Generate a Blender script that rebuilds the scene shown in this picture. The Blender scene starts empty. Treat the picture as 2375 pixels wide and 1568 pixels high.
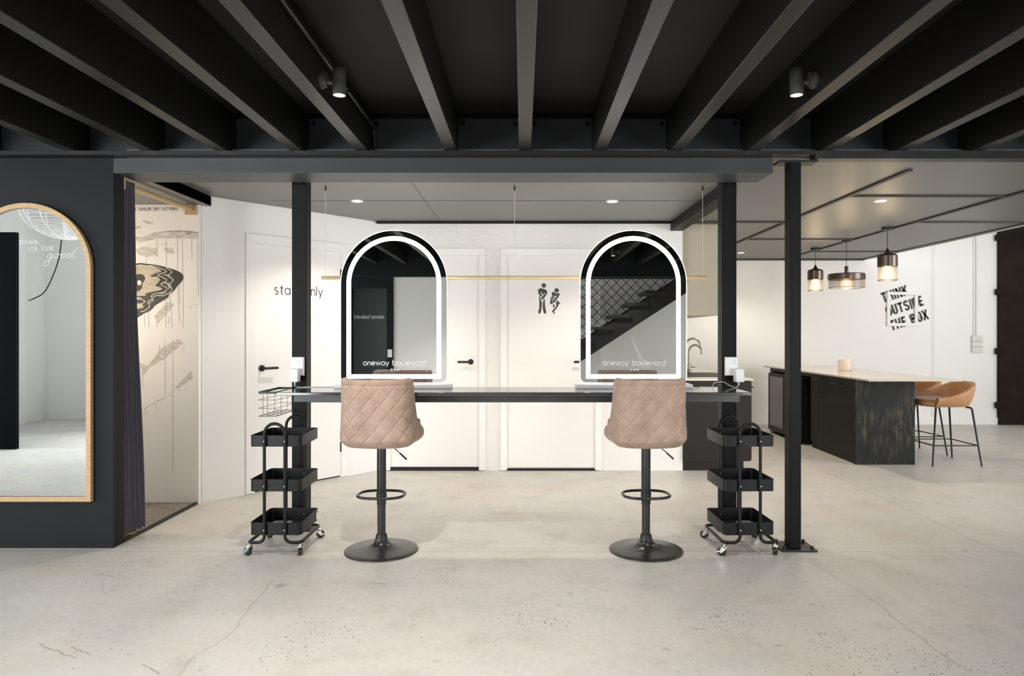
import bpy, bmesh, math, random
from mathutils import Vector, Matrix
random.seed(7)
PI = math.pi
SC = bpy.context.scene
COL = SC.collection
# ------------------------------------------------------------------ camera
F, VX, VY, H = 1583.3, 1212.0, 773.0, 1.30      # focal length and vanishing point in photo pixels, eye height
cam_data = bpy.data.cameras.new('camera')
cam_data.sensor_width = 36.0
cam_data.lens = 24.0
cam_data.shift_x = -(VX - 1187.5) / 2375
cam_data.shift_y = -(784 - VY) / 2375
cam_data.clip_start = 0.05
cam = bpy.data.objects.new('camera', cam_data)
cam.location = (0, 0, H)
cam.rotation_euler = (PI / 2, 0, 0)
COL.objects.link(cam)
SC.camera = cam
# ------------------------------------------------------------------ world, exposure
SC.view_settings.view_transform = 'Standard'
SC.view_settings.look = 'None'
SC.view_settings.gamma = 1.0
SC.view_settings.use_curve_mapping = False
SC.view_settings.exposure = 0.62
SC.cycles.use_denoising = True
SC.cycles.max_bounces = 10
SC.cycles.diffuse_bounces = 6
SC.cycles.glossy_bounces = 5
SC.cycles.transparent_max_bounces = 16
SC.cycles.sample_clamp_indirect = 6.0
SC.cycles.caustics_reflective = False
SC.cycles.caustics_refractive = False
world = bpy.data.worlds.new('overcast sky')
SC.world = world
world.use_nodes = True
bg = world.node_tree.nodes['Background']
bg.inputs[0].default_value = (0.86, 0.92, 1.0, 1)
bg.inputs[1].default_value = 0.9
# ------------------------------------------------------------------ large lights: daylight from unseen openings, the rear right one added
def area(name, loc, target, sx, sy, power, col):
    d = bpy.data.lights.new(name, 'AREA')
    d.shape = 'RECTANGLE'; d.size = sx; d.size_y = sy; d.energy = power; d.color = col
    o = bpy.data.objects.new(name, d); COL.objects.link(o)
    o.location = loc
    o.rotation_euler = (Vector(target) - Vector(loc)).to_track_quat('-Z', 'Y').to_euler()
    return o
DAY = (0.97, 0.985, 1.0)
area('daylight_window_left', (-4.2, -1.70, 1.35), (-1.2, 4.0, 0.9), 2.2, 2.0, 155, DAY)
area('added_daylight_right', (4.05, -1.70, 1.35), (1.8, 4.0, 0.9), 1.4, 2.0, 75, DAY)  # no known window here; added to fill the room from the right
area('daylight_side_left', (-7.10, 1.6, 1.3), (0, 2.6, 1.0), 2.2, 2.2, 52, DAY)
area('daylight_side_right', (7.95, 3.3, 1.5), (3.0, 6.6, 0.5), 3.0, 2.4, 120, (1.0, 0.985, 0.96))

# ------------------------------------------------------------------ materials
def new_mat(name):
    m = bpy.data.materials.new(name); m.use_nodes = True
    nt = m.node_tree
    return m, nt, nt.nodes['Principled BSDF']
def nd(nt, typ, **kw):
    n = nt.nodes.new(typ)
    for k, v in kw.items():
        if isinstance(k, str) and k.startswith('i_'):
            n.inputs[int(k[2:])].default_value = v
        else:
            setattr(n, k, v)
    return n
def coords(nt):
    return nd(nt, 'ShaderNodeTexCoord').outputs['Object']
def noise(nt, scale, detail=4, rough=0.55, vec=None):
    n = nd(nt, 'ShaderNodeTexNoise')
    n.inputs['Scale'].default_value = scale; n.inputs['Detail'].default_value = detail; n.inputs['Roughness'].default_value = rough
    nt.links.new(vec if vec is not None else coords(nt), n.inputs['Vector'])
    return n.outputs['Fac']
def ramp(nt, fac, stops):
    r = nd(nt, 'ShaderNodeValToRGB')
    e = r.color_ramp.elements
    while len(e) < len(stops): e.new(0.5)
    for q, (p, c) in zip(e, stops):
        q.position = p; q.color = (*c, 1) if len(c) == 3 else c
    nt.links.new(fac, r.inputs[0])
    return r.outputs[0]
def mix(nt, fac, a, b, blend='MIX'):
    n = nd(nt, 'ShaderNodeMix', data_type='RGBA', blend_type=blend)
    for idx, v in ((0, fac), (6, a), (7, b)):
        if hasattr(v, 'is_output'): nt.links.new(v, n.inputs[idx])
        elif isinstance(v, (int, float)): n.inputs[idx].default_value = v
        else: n.inputs[idx].default_value = (*v, 1)
    return n.outputs[2]
def math_(nt, op, a, b=None, c=None, clamp=False):
    n = nd(nt, 'ShaderNodeMath', operation=op, use_clamp=clamp)
    for i, v in enumerate((a, b, c)):
        if v is None: continue
        if hasattr(v, 'is_output'): nt.links.new(v, n.inputs[i])
        else: n.inputs[i].default_value = v
    return n.outputs[0]
def bump(nt, bs, height, strength=0.2, dist=0.01):
    b = nd(nt, 'ShaderNodeBump')
    b.inputs['Strength'].default_value = strength; b.inputs['Distance'].default_value = dist
    nt.links.new(height, b.inputs['Height']); nt.links.new(b.outputs[0], bs.inputs['Normal'])
def mat(name, col, rough=0.5, metal=0.0, var=0.0, scale=8.0, bmp=0.0, bscale=60.0, spec=0.5, stretch=None, sheen=0.0, coat=0.0):
    m, nt, bs = new_mat(name)
    bs.inputs['Roughness'].default_value = rough
    bs.inputs['Metallic'].default_value = metal
    bs.inputs['Specular IOR Level'].default_value = spec
    if sheen:
        bs.inputs['Sheen Weight'].default_value = sheen
        bs.inputs['Sheen Roughness'].default_value = 0.4
    if coat: bs.inputs['Coat Weight'].default_value = coat
    v = coords(nt)
    if stretch:
        mp = nd(nt, 'ShaderNodeMapping'); mp.inputs['Scale'].default_value = stretch
        nt.links.new(v, mp.inputs['Vector']); v = mp.outputs[0]
    if var:
        f = noise(nt, scale, 5, 0.6, v)
        a = tuple(max(0, c * (1 - var)) for c in col); b = tuple(min(1, c * (1 + var)) for c in col)
        nt.links.new(ramp(nt, f, [(0.3, a), (0.7, b)]), bs.inputs['Base Color'])
    else:
        bs.inputs['Base Color'].default_value = (*col, 1)
    if bmp:
        bump(nt, bs, noise(nt, bscale, 4, 0.6, v), bmp, 0.01)
    return m
def emit(name, col, strength):
    m, nt, bs = new_mat(name)
    bs.inputs['Base Color'].default_value = (*col, 1)
    bs.inputs['Emission Color'].default_value = (*col, 1)
    bs.inputs['Emission Strength'].default_value = strength
    return m
def see_through(name, col, opac, rough=0.5, metal=0.0):
    m, nt, bs = new_mat(name)
    bs.inputs['Base Color'].default_value = (*col, 1); bs.inputs['Roughness'].default_value = rough
    bs.inputs['Metallic'].default_value = metal
    bs.inputs['Alpha'].default_value = opac
    return m
M = {}
M['wall'] = mat('white wall paint', (0.875, 0.87, 0.86), 0.6, var=0.015, scale=1.5, bmp=0.04, bscale=40)
M['door'] = mat('white door paint', (0.86, 0.85, 0.83), 0.45, var=0.01, scale=2)
M['charcoal'] = mat('charcoal wall paint', (0.0095, 0.011, 0.0125), 0.6, spec=0.2, var=0.05, scale=2, bmp=0.05, bscale=120)
M['black_steel'] = mat('black painted steel', (0.012, 0.012, 0.013), 0.42, spec=0.4, var=0.12, scale=6, bmp=0.03, bscale=90)
M['post'] = mat('charcoal painted steel post', (0.0055, 0.0057, 0.0064), 0.5, spec=0.16, var=0.15, scale=4, bmp=0.03, bscale=60)
M['beam'] = mat('charcoal beam paint', (0.036, 0.040, 0.045), 0.45, var=0.06, scale=2)
M['joist'] = mat('dark painted joist timber', (0.010, 0.0097, 0.0091), 0.37, spec=0.32, var=0.08, scale=3, bmp=0.05, bscale=50, stretch=(1, 0.1, 1))
M['deck'] = mat('black painted floor deck', (0.010, 0.0096, 0.0088), 0.7, spec=0.3, var=0.25, scale=1.3)
M['ceil'] = mat('grey satin ceiling board', (0.150, 0.1455, 0.140), 0.42, var=0.04, scale=1.2)
M['strip'] = mat('black ceiling cover strip', (0.018, 0.017, 0.016), 0.5)
M['oak'] = mat('pale oak', (0.52, 0.36, 0.19), 0.42, var=0.16, scale=9, stretch=(3, 3, 14), bmp=0.03, bscale=40)
M['oak_x'] = mat('pale oak along the rail', (0.56, 0.42, 0.25), 0.42, var=0.14, scale=9, stretch=(1, 14, 14))
M['oak_y'] = mat('pale oak along the rod', (0.52, 0.36, 0.18), 0.42, var=0.14, scale=9, stretch=(14, 1, 14))
M['spot_body'] = mat('charcoal spotlight body', (0.060, 0.060, 0.062), 0.4)
M['matte_black'] = mat('matt black leaf', (0.004, 0.004, 0.005), 0.9, spec=0.05)
M['chrome'] = mat('chrome', (0.78, 0.78, 0.78), 0.16, 1.0)
M['screw'] = mat('bright screw head', (0.9, 0.9, 0.9), 0.25, 0.6)
M['brass'] = mat('polished brass', (0.80, 0.60, 0.26), 0.25, 1.0)
M['nickel'] = mat('brushed bronze tap', (0.28, 0.25, 0.21), 0.28, 1.0)
M['rubber'] = mat('black rubber', (0.012, 0.012, 0.012), 0.5)
M['plastic'] = mat('white plastic', (0.86, 0.86, 0.87), 0.3)
M['box_grey'] = mat('off white switch plastic', (0.70, 0.69, 0.66), 0.45)
M['plastic_grey'] = mat('pale grey plastic', (0.60, 0.60, 0.58), 0.4)
M['trolley'] = mat('black powder coat', (0.0065, 0.0065, 0.0072), 0.42, spec=0.28, bmp=0.05, bscale=300)
M['stool_black'] = mat('satin black stool metal', (0.024, 0.023, 0.023), 0.30, var=0.15, scale=14)
M['desk'] = mat('black polished desk board', (0.022, 0.022, 0.024), 0.13, var=0.15, scale=5, spec=0.8, coat=0.35)
M['desk_edge'] = mat('black apron tube', (0.055, 0.056, 0.062), 0.35, var=0.2, scale=6)
M['leather'] = mat('tan leather', (0.40, 0.205, 0.095), 0.38, var=0.08, scale=14, bmp=0.06, bscale=220)
M['quartz'] = mat('beige stone worktop', (0.56, 0.50, 0.43), 0.16, var=0.03, scale=20)
M['cab'] = mat('dark brown cabinet laminate', (0.020, 0.0172, 0.0145), 0.45, spec=0.2, var=0.05, scale=2)
M['cab_beige'] = mat('khaki beige cabinet', (0.42, 0.37, 0.28), 0.45, var=0.04, scale=3)
M['rust'] = mat('rusty brown steel door', (0.013, 0.0075, 0.0045), 0.7, spec=0.2, var=0.4, scale=5, bmp=0.1, bscale=30)
M['curtain'] = mat('dark plum curtain cloth', (0.10, 0.092, 0.112), 0.8, var=0.12, scale=40, bmp=0.08, bscale=400, sheen=0.2)
M['ink'] = mat('black lettering', (0.055, 0.053, 0.052), 0.6)
M['paint_black'] = mat('black mural paint', (0.022, 0.020, 0.018), 0.55)
M['paint_white'] = mat('white mural line', (0.82, 0.80, 0.76), 0.55)
M['drip'] = mat('grey paint drip', (0.36, 0.34, 0.31), 0.6)
M['etch'] = mat('white etched lettering', (0.9, 0.9, 0.9), 0.5)
M['frost'] = see_through('frosted lettering', (0.85, 0.87, 0.87), 0.55, 0.6)
M['frost_faint'] = see_through('faint frosted lettering', (0.75, 0.80, 0.80), 0.22, 0.6)
M['led'] = emit('led strip light', (1.0, 0.985, 0.95), 6.0)
M['led_soft'] = emit('led edge glow', (1.0, 0.99, 0.97), 1.6)
M['led_back'] = emit('led back light', (1.0, 0.98, 0.95), 13.0)
M['lamp'] = emit('warm lamp glow', (1.0, 0.78, 0.46), 6.0)
M['downglow'] = emit('warm downlight glow', (1.0, 0.80, 0.50), 3.2)
M['bulb_core'] = emit('glowing filament', (1.0, 0.74, 0.38), 16.0)
M['bronze'] = mat('dark bronze shade', (0.14, 0.115, 0.10), 0.28, 0.9)
M['shade_mesh'] = see_through('fine metal mesh', (0.17, 0.15, 0.14), 0.42, 0.4, 0.6)
M['bulb_glass'] = see_through('amber bulb glass', (1.0, 0.74, 0.36), 0.12, 0.05)
M['amber'] = emit('amber bulb', (1.0, 0.72, 0.36), 1.6)
M['wire_white'] = mat('white wire', (0.85, 0.85, 0.85), 0.4)
M['wire_steel'] = mat('pale steel wire', (0.62, 0.60, 0.57), 0.4)
M['glass_dark'] = mat('dark fridge glass', (0.030, 0.029, 0.027), 0.06, spec=0.9, coat=0.6)
M['gap'] = mat('dark gap', (0.012, 0.012, 0.013), 0.8)
M['red'] = mat('red sticker print', (0.45, 0.10, 0.10), 0.5)
def make_mirror():
    m, nt, bs = new_mat('mirror glass')
    bs.inputs['Base Color'].default_value = (0.80, 0.83, 0.83, 1)
    bs.inputs['Metallic'].default_value = 1.0; bs.inputs['Roughness'].default_value = 0.0
    return m
M['mirror'] = make_mirror()
def make_plaster():
    m, nt, bs = new_mat('rough rendered white wall')
    bs.inputs['Roughness'].default_value = 0.6
    bs.inputs['Base Color'].default_value = (0.80, 0.79, 0.77, 1)
    v = coords(nt)
    mp = nd(nt, 'ShaderNodeMapping'); mp.inputs['Scale'].default_value = (2.2, 1, 4.5); mp.inputs['Rotation'].default_value = (0, 0.5, 0)
    nt.links.new(v, mp.inputs['Vector'])
    w = noise(nt, 5, 7, 0.62, mp.outputs[0])
    bump(nt, bs, w, 0.35, 0.02)
    return m
M['plaster'] = make_plaster()
def make_velvet():
    m, nt, bs = new_mat('taupe velvet')
    bs.inputs['Roughness'].default_value = 0.75
    bs.inputs['Sheen Weight'].default_value = 0.35; bs.inputs['Sheen Roughness'].default_value = 0.35
    bs.inputs['Sheen Tint'].default_value = (0.9, 0.75, 0.68, 1)
    a = noise(nt, 9, 5, 0.65); b = noise(nt, 900, 2, 0.5)
    c = ramp(nt, a, [(0.28, (0.30, 0.205, 0.158)), (0.5, (0.39, 0.272, 0.212)), (0.72, (0.47, 0.345, 0.275))])
    nt.links.new(mix(nt, 0.12, c, b, 'OVERLAY'), bs.inputs['Base Color'])
    bump(nt, bs, b, 0.12, 0.002)
    return m
M['velvet'] = make_velvet()
def make_carpet():
    m, nt, bs = new_mat('grey tufted carpet')
    bs.inputs['Roughness'].default_value = 0.95
    a = noise(nt, 55, 6, 0.75)
    nt.links.new(ramp(nt, a, [(0.3, (0.09, 0.075, 0.06)), (0.5, (0.30, 0.27, 0.23)), (0.7, (0.55, 0.51, 0.46))]), bs.inputs['Base Color'])
    bump(nt, bs, a, 0.8, 0.02)
    return m
M['carpet'] = make_carpet()
def make_endpanel():
    m, nt, bs = new_mat('patinated dark metal panel')
    v = coords(nt)
    mp = nd(nt, 'ShaderNodeMapping'); mp.inputs['Scale'].default_value = (7, 1, 1.3); nt.links.new(v, mp.inputs['Vector'])
    streak = noise(nt, 4, 8, 0.7, mp.outputs[0])
    cloud = noise(nt, 2.2, 4, 0.5)
    base = ramp(nt, streak, [(0.25, (0.006, 0.0065, 0.0065)), (0.6, (0.017, 0.018, 0.0175)), (0.85, (0.04, 0.041, 0.037))])
    gold = ramp(nt, streak, [(0.48, (0, 0, 0)), (0.62, (1, 1, 1))])
    sp = nd(nt, 'ShaderNodeSeparateXYZ'); nt.links.new(v, sp.inputs[0])
    blob = math_(nt, 'MULTIPLY', ramp(nt, cloud, [(0.42, (0, 0, 0)), (0.62, (1, 1, 1))]), gold)
    nt.links.new(mix(nt, math_(nt, 'MULTIPLY', blob, 0.7), base, (0.16, 0.135, 0.07)), bs.inputs['Base Color'])
    bs.inputs['Roughness'].default_value = 0.5; bs.inputs['Specular IOR Level'].default_value = 0.2
    return m
M['endpanel'] = make_endpanel()
def make_perforated():
    m, nt, bs = new_mat('perforated black tray sheet')
    bs.inputs['Base Color'].default_value = (0.02, 0.02, 0.022, 1); bs.inputs['Roughness'].default_value = 0.4
    v = coords(nt)
    mp = nd(nt, 'ShaderNodeMapping'); mp.inputs['Scale'].default_value = (110, 110, 0); mp.inputs['Rotation'].default_value = (0, 0, PI / 4)
    nt.links.new(v, mp.inputs['Vector'])
    fr = nd(nt, 'ShaderNodeVectorMath', operation='FRACTION'); nt.links.new(mp.outputs[0], fr.inputs[0])
    s = nd(nt, 'ShaderNodeSeparateXYZ'); nt.links.new(fr.outputs[0], s.inputs[0])
    hx = math_(nt, 'LESS_THAN', s.outputs[0], 0.74); hy = math_(nt, 'LESS_THAN', s.outputs[1], 0.74)
    hole = math_(nt, 'MULTIPLY', hx, hy)
    sp = nd(nt, 'ShaderNodeSeparateXYZ'); nt.links.new(v, sp.inputs[0])
    ix = math_(nt, 'LESS_THAN', math_(nt, 'ABSOLUTE', sp.outputs[0]), 0.115)
    iy = math_(nt, 'LESS_THAN', math_(nt, 'ABSOLUTE', sp.outputs[1]), 0.135)
    hole = math_(nt, 'MULTIPLY', hole, math_(nt, 'MULTIPLY', ix, iy))
    nt.links.new(math_(nt, 'SUBTRACT', 1.0, hole), bs.inputs['Alpha'])
    return m
M['perforated'] = make_perforated()
def fp(px, py):                       # a floor pixel of the photograph as a point on the ground
    y = F * H / (py - VY); return ((px - VX) / F * y, y)
def make_floor():
    m, nt, bs = new_mat('polished concrete')
    v = coords(nt)
    big = noise(nt, 0.9, 6, 0.6); mid = noise(nt, 3.2, 6, 0.62); fine = noise(nt, 30, 5, 0.7)
    base = ramp(nt, big, [(0.32, (0.500, 0.490, 0.460)), (0.5, (0.585, 0.562, 0.518)), (0.68, (0.578, 0.570, 0.545))])
    mp = nd(nt, 'ShaderNodeMapping'); mp.inputs['Location'].default_value = (4.3, 1.7, 0); nt.links.new(v, mp.inputs['Vector'])
    warm = noise(nt, 1.7, 5, 0.6, mp.outputs[0])
    base = mix(nt, ramp(nt, warm, [(0.52, (0, 0, 0)), (0.75, (0.7, 0.7, 0.7))]), base, (0.545, 0.480, 0.395))
    base = mix(nt, ramp(nt, mid, [(0.53, (0, 0, 0)), (0.78, (0.62, 0.62, 0.62))]), base, (0.40, 0.375, 0.335))
    base = mix(nt, 0.22, base, fine, 'OVERLAY')
    # dark small stains
    mp2 = nd(nt, 'ShaderNodeMapping'); mp2.inputs['Location'].default_value = (9.3, 5.1, 0); nt.links.new(v, mp2.inputs['Vector'])
    st = noise(nt, 7.0, 3, 0.5, mp2.outputs[0])
    base = mix(nt, ramp(nt, st, [(0.68, (0, 0, 0)), (0.75, (0.5, 0.5, 0.5))]), base, (0.24, 0.22, 0.20))
    # exposed aggregate flecks, in patches
    vo = nd(nt, 'ShaderNodeTexVoronoi'); vo.inputs['Scale'].default_value = 62; nt.links.new(v, vo.inputs['Vector'])
    fleck = math_(nt, 'LESS_THAN', vo.outputs['Distance'], 0.27)
    sp = nd(nt, 'ShaderNodeSeparateXYZ'); nt.links.new(v, sp.inputs[0])
    X, Y = sp.outputs[0], sp.outputs[1]
    patch = None
    for (cx, cy, r) in ((1.32, 2.72, .34), (1.62, 2.58, .40), (0.93, 3.08, .2), (-0.84, 3.0, .24), (-0.95, 2.85, .2), (-0.5, 3.65, .2), (-2.05, 3.65, .3), (0.05, 3.1, .2)):
        dx = math_(nt, 'SUBTRACT', X, cx); dy = math_(nt, 'SUBTRACT', Y, cy)
        d = math_(nt, 'SQRT', math_(nt, 'ADD', math_(nt, 'MULTIPLY', dx, dx), math_(nt, 'MULTIPLY', dy, dy)))
        q = math_(nt, 'SUBTRACT', 1.0, math_(nt, 'DIVIDE', d, r), clamp=True)
        patch = q if patch is None else math_(nt, 'MAXIMUM', patch, q)
    sep = nd(nt, 'ShaderNodeSeparateColor'); nt.links.new(vo.outputs['Color'], sep.inputs[0])
    keep = math_(nt, 'LESS_THAN', sep.outputs[0], math_(nt, 'ADD', math_(nt, 'MULTIPLY', patch, 0.62), 0.012))
    fl = math_(nt, 'MULTIPLY', fleck, keep)
    tone = ramp(nt, sep.outputs[1], [(0.0, (0.05, 0.05, 0.055)), (0.55, (0.16, 0.15, 0.145)), (0.85, (0.30, 0.27, 0.24)), (1.0, (0.8, 0.78, 0.74))])
    base = mix(nt, math_(nt, 'MULTIPLY', fl, 0.8), base, tone)
    # cracks and slab joints as distances to line segments, wobbled by noise
    wob = nd(nt, 'ShaderNodeTexNoise'); wob.inputs['Scale'].default_value = 9; wob.inputs['Detail'].default_value = 5
    nt.links.new(v, wob.inputs['Vector'])
    wv = nd(nt, 'ShaderNodeVectorMath', operation='MULTIPLY_ADD')
    nt.links.new(wob.outputs['Color'], wv.inputs[0]); wv.inputs[1].default_value = (0.045, 0.045, 0); nt.links.new(v, wv.inputs[2])
    sw = nd(nt, 'ShaderNodeSeparateXYZ'); nt.links.new(wv.outputs[0], sw.inputs[0])
    def seg(P, a, b):
        ax, ay = a[0] + .0225, a[1] + .0225; bx, by = b[0] + .0225, b[1] + .0225
        if P is sp: ax -= .0225; ay -= .0225; bx -= .0225; by -= .0225
        ex, ey = bx - ax, by - ay; L2 = ex * ex + ey * ey
        px = math_(nt, 'SUBTRACT', P.outputs[0], ax); py = math_(nt, 'SUBTRACT', P.outputs[1], ay)
        t = math_(nt, 'DIVIDE', math_(nt, 'ADD', math_(nt, 'MULTIPLY', px, ex), math_(nt, 'MULTIPLY', py, ey)), L2, clamp=True)
        qx = math_(nt, 'SUBTRACT', px, math_(nt, 'MULTIPLY', t, ex)); qy = math_(nt, 'SUBTRACT', py, math_(nt, 'MULTIPLY', t, ey))
        return math_(nt, 'SQRT', math_(nt, 'ADD', math_(nt, 'MULTIPLY', qx, qx), math_(nt, 'MULTIPLY', qy, qy)))
    def lines(P, pts, w, strength, col, base):
        d = None
        for a, b in zip(pts[:-1], pts[1:]):
            s = seg(P, a, b); d = s if d is None else math_(nt, 'MINIMUM', d, s)
        k = math_(nt, 'SUBTRACT', 1.0, math_(nt, 'DIVIDE', d, w), clamp=True)
        return mix(nt, math_(nt, 'MULTIPLY', k, strength), base, col)
    base = lines(sw, [fp(632, 1345), fp(606, 1382), fp(580, 1405), fp(545, 1460), fp(500, 1495), fp(440, 1530), fp(400, 1590)], 0.010, 0.5, (0.36, 0.30, 0.25), base)
    base = lines(sw, [fp(1890, 1310), fp(1960, 1352), fp(2030, 1395), fp(2080, 1440), fp(2150, 1490), fp(2190, 1520), fp(2255, 1560)], 0.008, 0.6, (0.30, 0.265, 0.22), base)
    base = lines(sp, [(-4.5, 4.075), (4.9, 4.06)], 0.010, 0.40, (0.27, 0.25, 0.225), base)
    base = lines(sp, [(2.84, 4.07), (2.84, 9.7)], 0.010, 0.55, (0.27, 0.25, 0.22), base)
    for a, b in (((173 / 2, 1493), (355 / 2, 1526)), ((330 / 2, 1500), (420 / 2, 1518)), ((660 / 2, 1541), (745 / 2, 1563)), ((430 / 2, 1333), (530 / 2, 1338)), ((1720 / 2, 1352), (1800 / 2, 1356)), ((1188 + 840 / 2, 1458), (1188 + 900 / 2, 1459))):
        base = lines(sw, [fp(*a), fp(*b)], 0.006, 0.6, (0.15, 0.14, 0.13), base)
    nt.links.new(base, bs.inputs['Base Color'])
    nt.links.new(ramp(nt, mid, [(0.3, (0.34, 0.34, 0.34)), (0.7, (0.52, 0.52, 0.52))]), bs.inputs['Roughness'])
    bump(nt, bs, fine, 0.05, 0.004)
    return m
M['floor'] = make_floor()
def make_wash(name, col):
    m, nt, bs = new_mat(name)
    v = coords(nt)
    mp = nd(nt, 'ShaderNodeMapping'); mp.inputs['Scale'].default_value = (2.5, 1, 14); mp.inputs['Rotation'].default_value = (0, -0.25, 0)
    nt.links.new(v, mp.inputs['Vector'])
    n = noise(nt, 6, 7, 0.75, mp.outputs[0])
    bs.inputs['Base Color'].default_value = (*col, 1); bs.inputs['Roughness'].default_value = 0.6
    nt.links.new(ramp(nt, n, [(0.35, (0.08, 0.08, 0.08)), (0.65, (0.55, 0.55, 0.55))]), bs.inputs['Alpha'])
    return m
M['wash'] = make_wash('dry brushed grey paint', (0.46, 0.43, 0.39))
M['wash_dark'] = make_wash('dry brushed dark paint', (0.10, 0.09, 0.085))

# ------------------------------------------------------------------ mesh helpers
class MB:
    """collects shapes into one mesh"""
    def __init__(s): s.bm = bmesh.new()
    def box(s, x0, x1, y0, y1, z0, z1, bev=0.0):
        vs = [s.bm.verts.new(p) for p in ((x0,y0,z0),(x1,y0,z0),(x1,y1,z0),(x0,y1,z0),(x0,y0,z1),(x1,y0,z1),(x1,y1,z1),(x0,y1,z1))]
        fs = [s.bm.faces.new([vs[i] for i in q]) for q in ((3,2,1,0),(4,5,6,7),(0,1,5,4),(1,2,6,5),(2,3,7,6),(3,0,4,7))]
        if bev > 0:
            es = list({e for f in fs for e in f.edges})
            bmesh.ops.bevel(s.bm, geom=es, offset=bev, segments=2, profile=0.6, affect='EDGES')
        return s
    def tube(s, pts, r, seg=10, closed=False, cap=True):
        pts = [Vector(p) for p in pts]; n = len(pts); rings = []
        rs = r if isinstance(r, (list, tuple)) else [r] * n
        up = None
        for i, p in enumerate(pts):
            a = pts[(i - 1) % n] if (closed or i > 0) else p
            b = pts[(i + 1) % n] if (closed or i < n - 1) else p
            t = (b - a).normalized()
            if up is None:
                up = Vector((0, 0, 1)) if abs(t.z) < 0.9 else Vector((1, 0, 0))
            u = up - t * up.dot(t)
            if u.length < 1e-5: u = t.orthogonal()
            u.normalize(); w = t.cross(u); up = u
            rings.append([s.bm.verts.new(p + (u * math.cos(2*PI*k/seg) + w * math.sin(2*PI*k/seg)) * rs[i]) for k in range(seg)])
        m = n if closed else n - 1
        for i in range(m):
            A, B = rings[i], rings[(i + 1) % n]
            for k in range(seg):
                s.bm.faces.new((A[k], A[(k+1) % seg], B[(k+1) % seg], B[k]))
        if not closed and cap:
            s.bm.faces.new(rings[0][::-1]); s.bm.faces.new(rings[-1])
        return s
    def cyl(s, p0, p1, r, seg=24): return s.tube([p0, p1], r, seg)
    def lathe(s, prof, c=(0,0,0), seg=48):
        rings = []
        for (r, z) in prof:
            if r < 1e-6: rings.append([s.bm.verts.new((c[0], c[1], c[2] + z))])
            else: rings.append([s.bm.verts.new((c[0] + r*math.cos(2*PI*k/seg), c[1] + r*math.sin(2*PI*k/seg), c[2] + z)) for k in range(seg)])
        for A, B in zip(rings[:-1], rings[1:]):
            for k in range(seg):
                j = (k + 1) % seg
                if len(A) == 1 and len(B) == 1: continue
                if len(A) == 1: s.bm.faces.new((A[0], B[j], B[k]))
                elif len(B) == 1: s.bm.faces.new((A[k], A[j], B[0]))
                else: s.bm.faces.new((A[k], A[j], B[j], B[k]))
        return s
    def prism(s, poly, axis, a, b):
        """poly in the plane normal to axis ('x','y','z') swept from a to b"""
        def P(u, v, w): return {'x': (w, u, v), 'y': (u, w, v), 'z': (u, v, w)}[axis]
        A = [s.bm.verts.new(P(u, v, a)) for u, v in poly]; B = [s.bm.verts.new(P(u, v, b)) for u, v in poly]
        n = len(poly)
        for k in range(n): s.bm.faces.new((A[k], A[(k+1) % n], B[(k+1) % n], B[k]))
        s.bm.faces.new(A[::-1]); s.bm.faces.new(B)
        return s
    def ring(s, outer, inner, axis, a, b):
        """solid band between two outlines with the same number of points"""
        def P(u, v, w): return {'x': (w, u, v), 'y': (u, w, v), 'z': (u, v, w)}[axis]
        n = len(outer)
        oa = [s.bm.verts.new(P(*p, a)) for p in outer]; ob = [s.bm.verts.new(P(*p, b)) for p in outer]
        ia = [s.bm.verts.new(P(*p, a)) for p in inner]; ib = [s.bm.verts.new(P(*p, b)) for p in inner]
        for k in range(n):
            j = (k + 1) % n
            for q in ((oa[k], oa[j], ob[j], ob[k]), (ia[j], ia[k], ib[k], ib[j]), (oa[j], oa[k], ia[k], ia[j]), (ob[k], ob[j], ib[j], ib[k])):
                s.bm.faces.new(q)
        return s
    def sphere(s, c, r, seg=20):
        prof = [(r * math.sin(PI*i/12), -r * math.cos(PI*i/12)) for i in range(13)]
        prof[0] = (0, -r); prof[-1] = (0, r)
        return s.lathe(prof, c, seg)
    def ribbon(s, pts, w, axis, at, closed=False):
        """flat painted stroke in a plane normal to axis, width w (or list), round-ish ends"""
        n = len(pts); ws = w if isinstance(w, (list, tuple)) else [w] * n
        L, R = [], []
        for i in range(n):
            a = pts[i - 1] if (i > 0 or closed) else pts[i]; b = pts[(i + 1) % n] if (i < n - 1 or closed) else pts[i]
            dx, dy = b[0] - a[0], b[1] - a[1]; l = math.hypot(dx, dy) or 1
            nx, ny = -dy / l, dx / l; k = 1.0
            if (0 < i < n - 1) or closed:
                p, q = pts[i - 1], pts[(i + 1) % n]
                d1 = (pts[i][0]-p[0], pts[i][1]-p[1]); d2 = (q[0]-pts[i][0], q[1]-pts[i][1])
                l1 = math.hypot(*d1) or 1; l2 = math.hypot(*d2) or 1
                c = max(-0.9, min(1, (d1[0]*d2[0] + d1[1]*d2[1]) / (l1*l2))); k = min(2.2, 1 / math.sqrt((1 + c) / 2))
            h = ws[i] / 2 * k
            L.append((pts[i][0] + nx*h, pts[i][1] + ny*h)); R.append((pts[i][0] - nx*h, pts[i][1] - ny*h))
        def P(u, v): return {'x': (at, u, v), 'y': (u, at, v), 'z': (u, v, at)}[axis]
        LV = [s.bm.verts.new(P(*p)) for p in L]; RV = [s.bm.verts.new(P(*p)) for p in R]
        for i in range(n if closed else n - 1):
            j = (i + 1) % n
            s.bm.faces.new((LV[i], LV[j], RV[j], RV[i]))
        return s
    def flat(s, poly, axis, at):
        def P(u, v): return {'x': (at, u, v), 'y': (u, at, v), 'z': (u, v, at)}[axis]
        s.bm.faces.new([s.bm.verts.new(P(*p)) for p in poly]); return s
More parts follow.
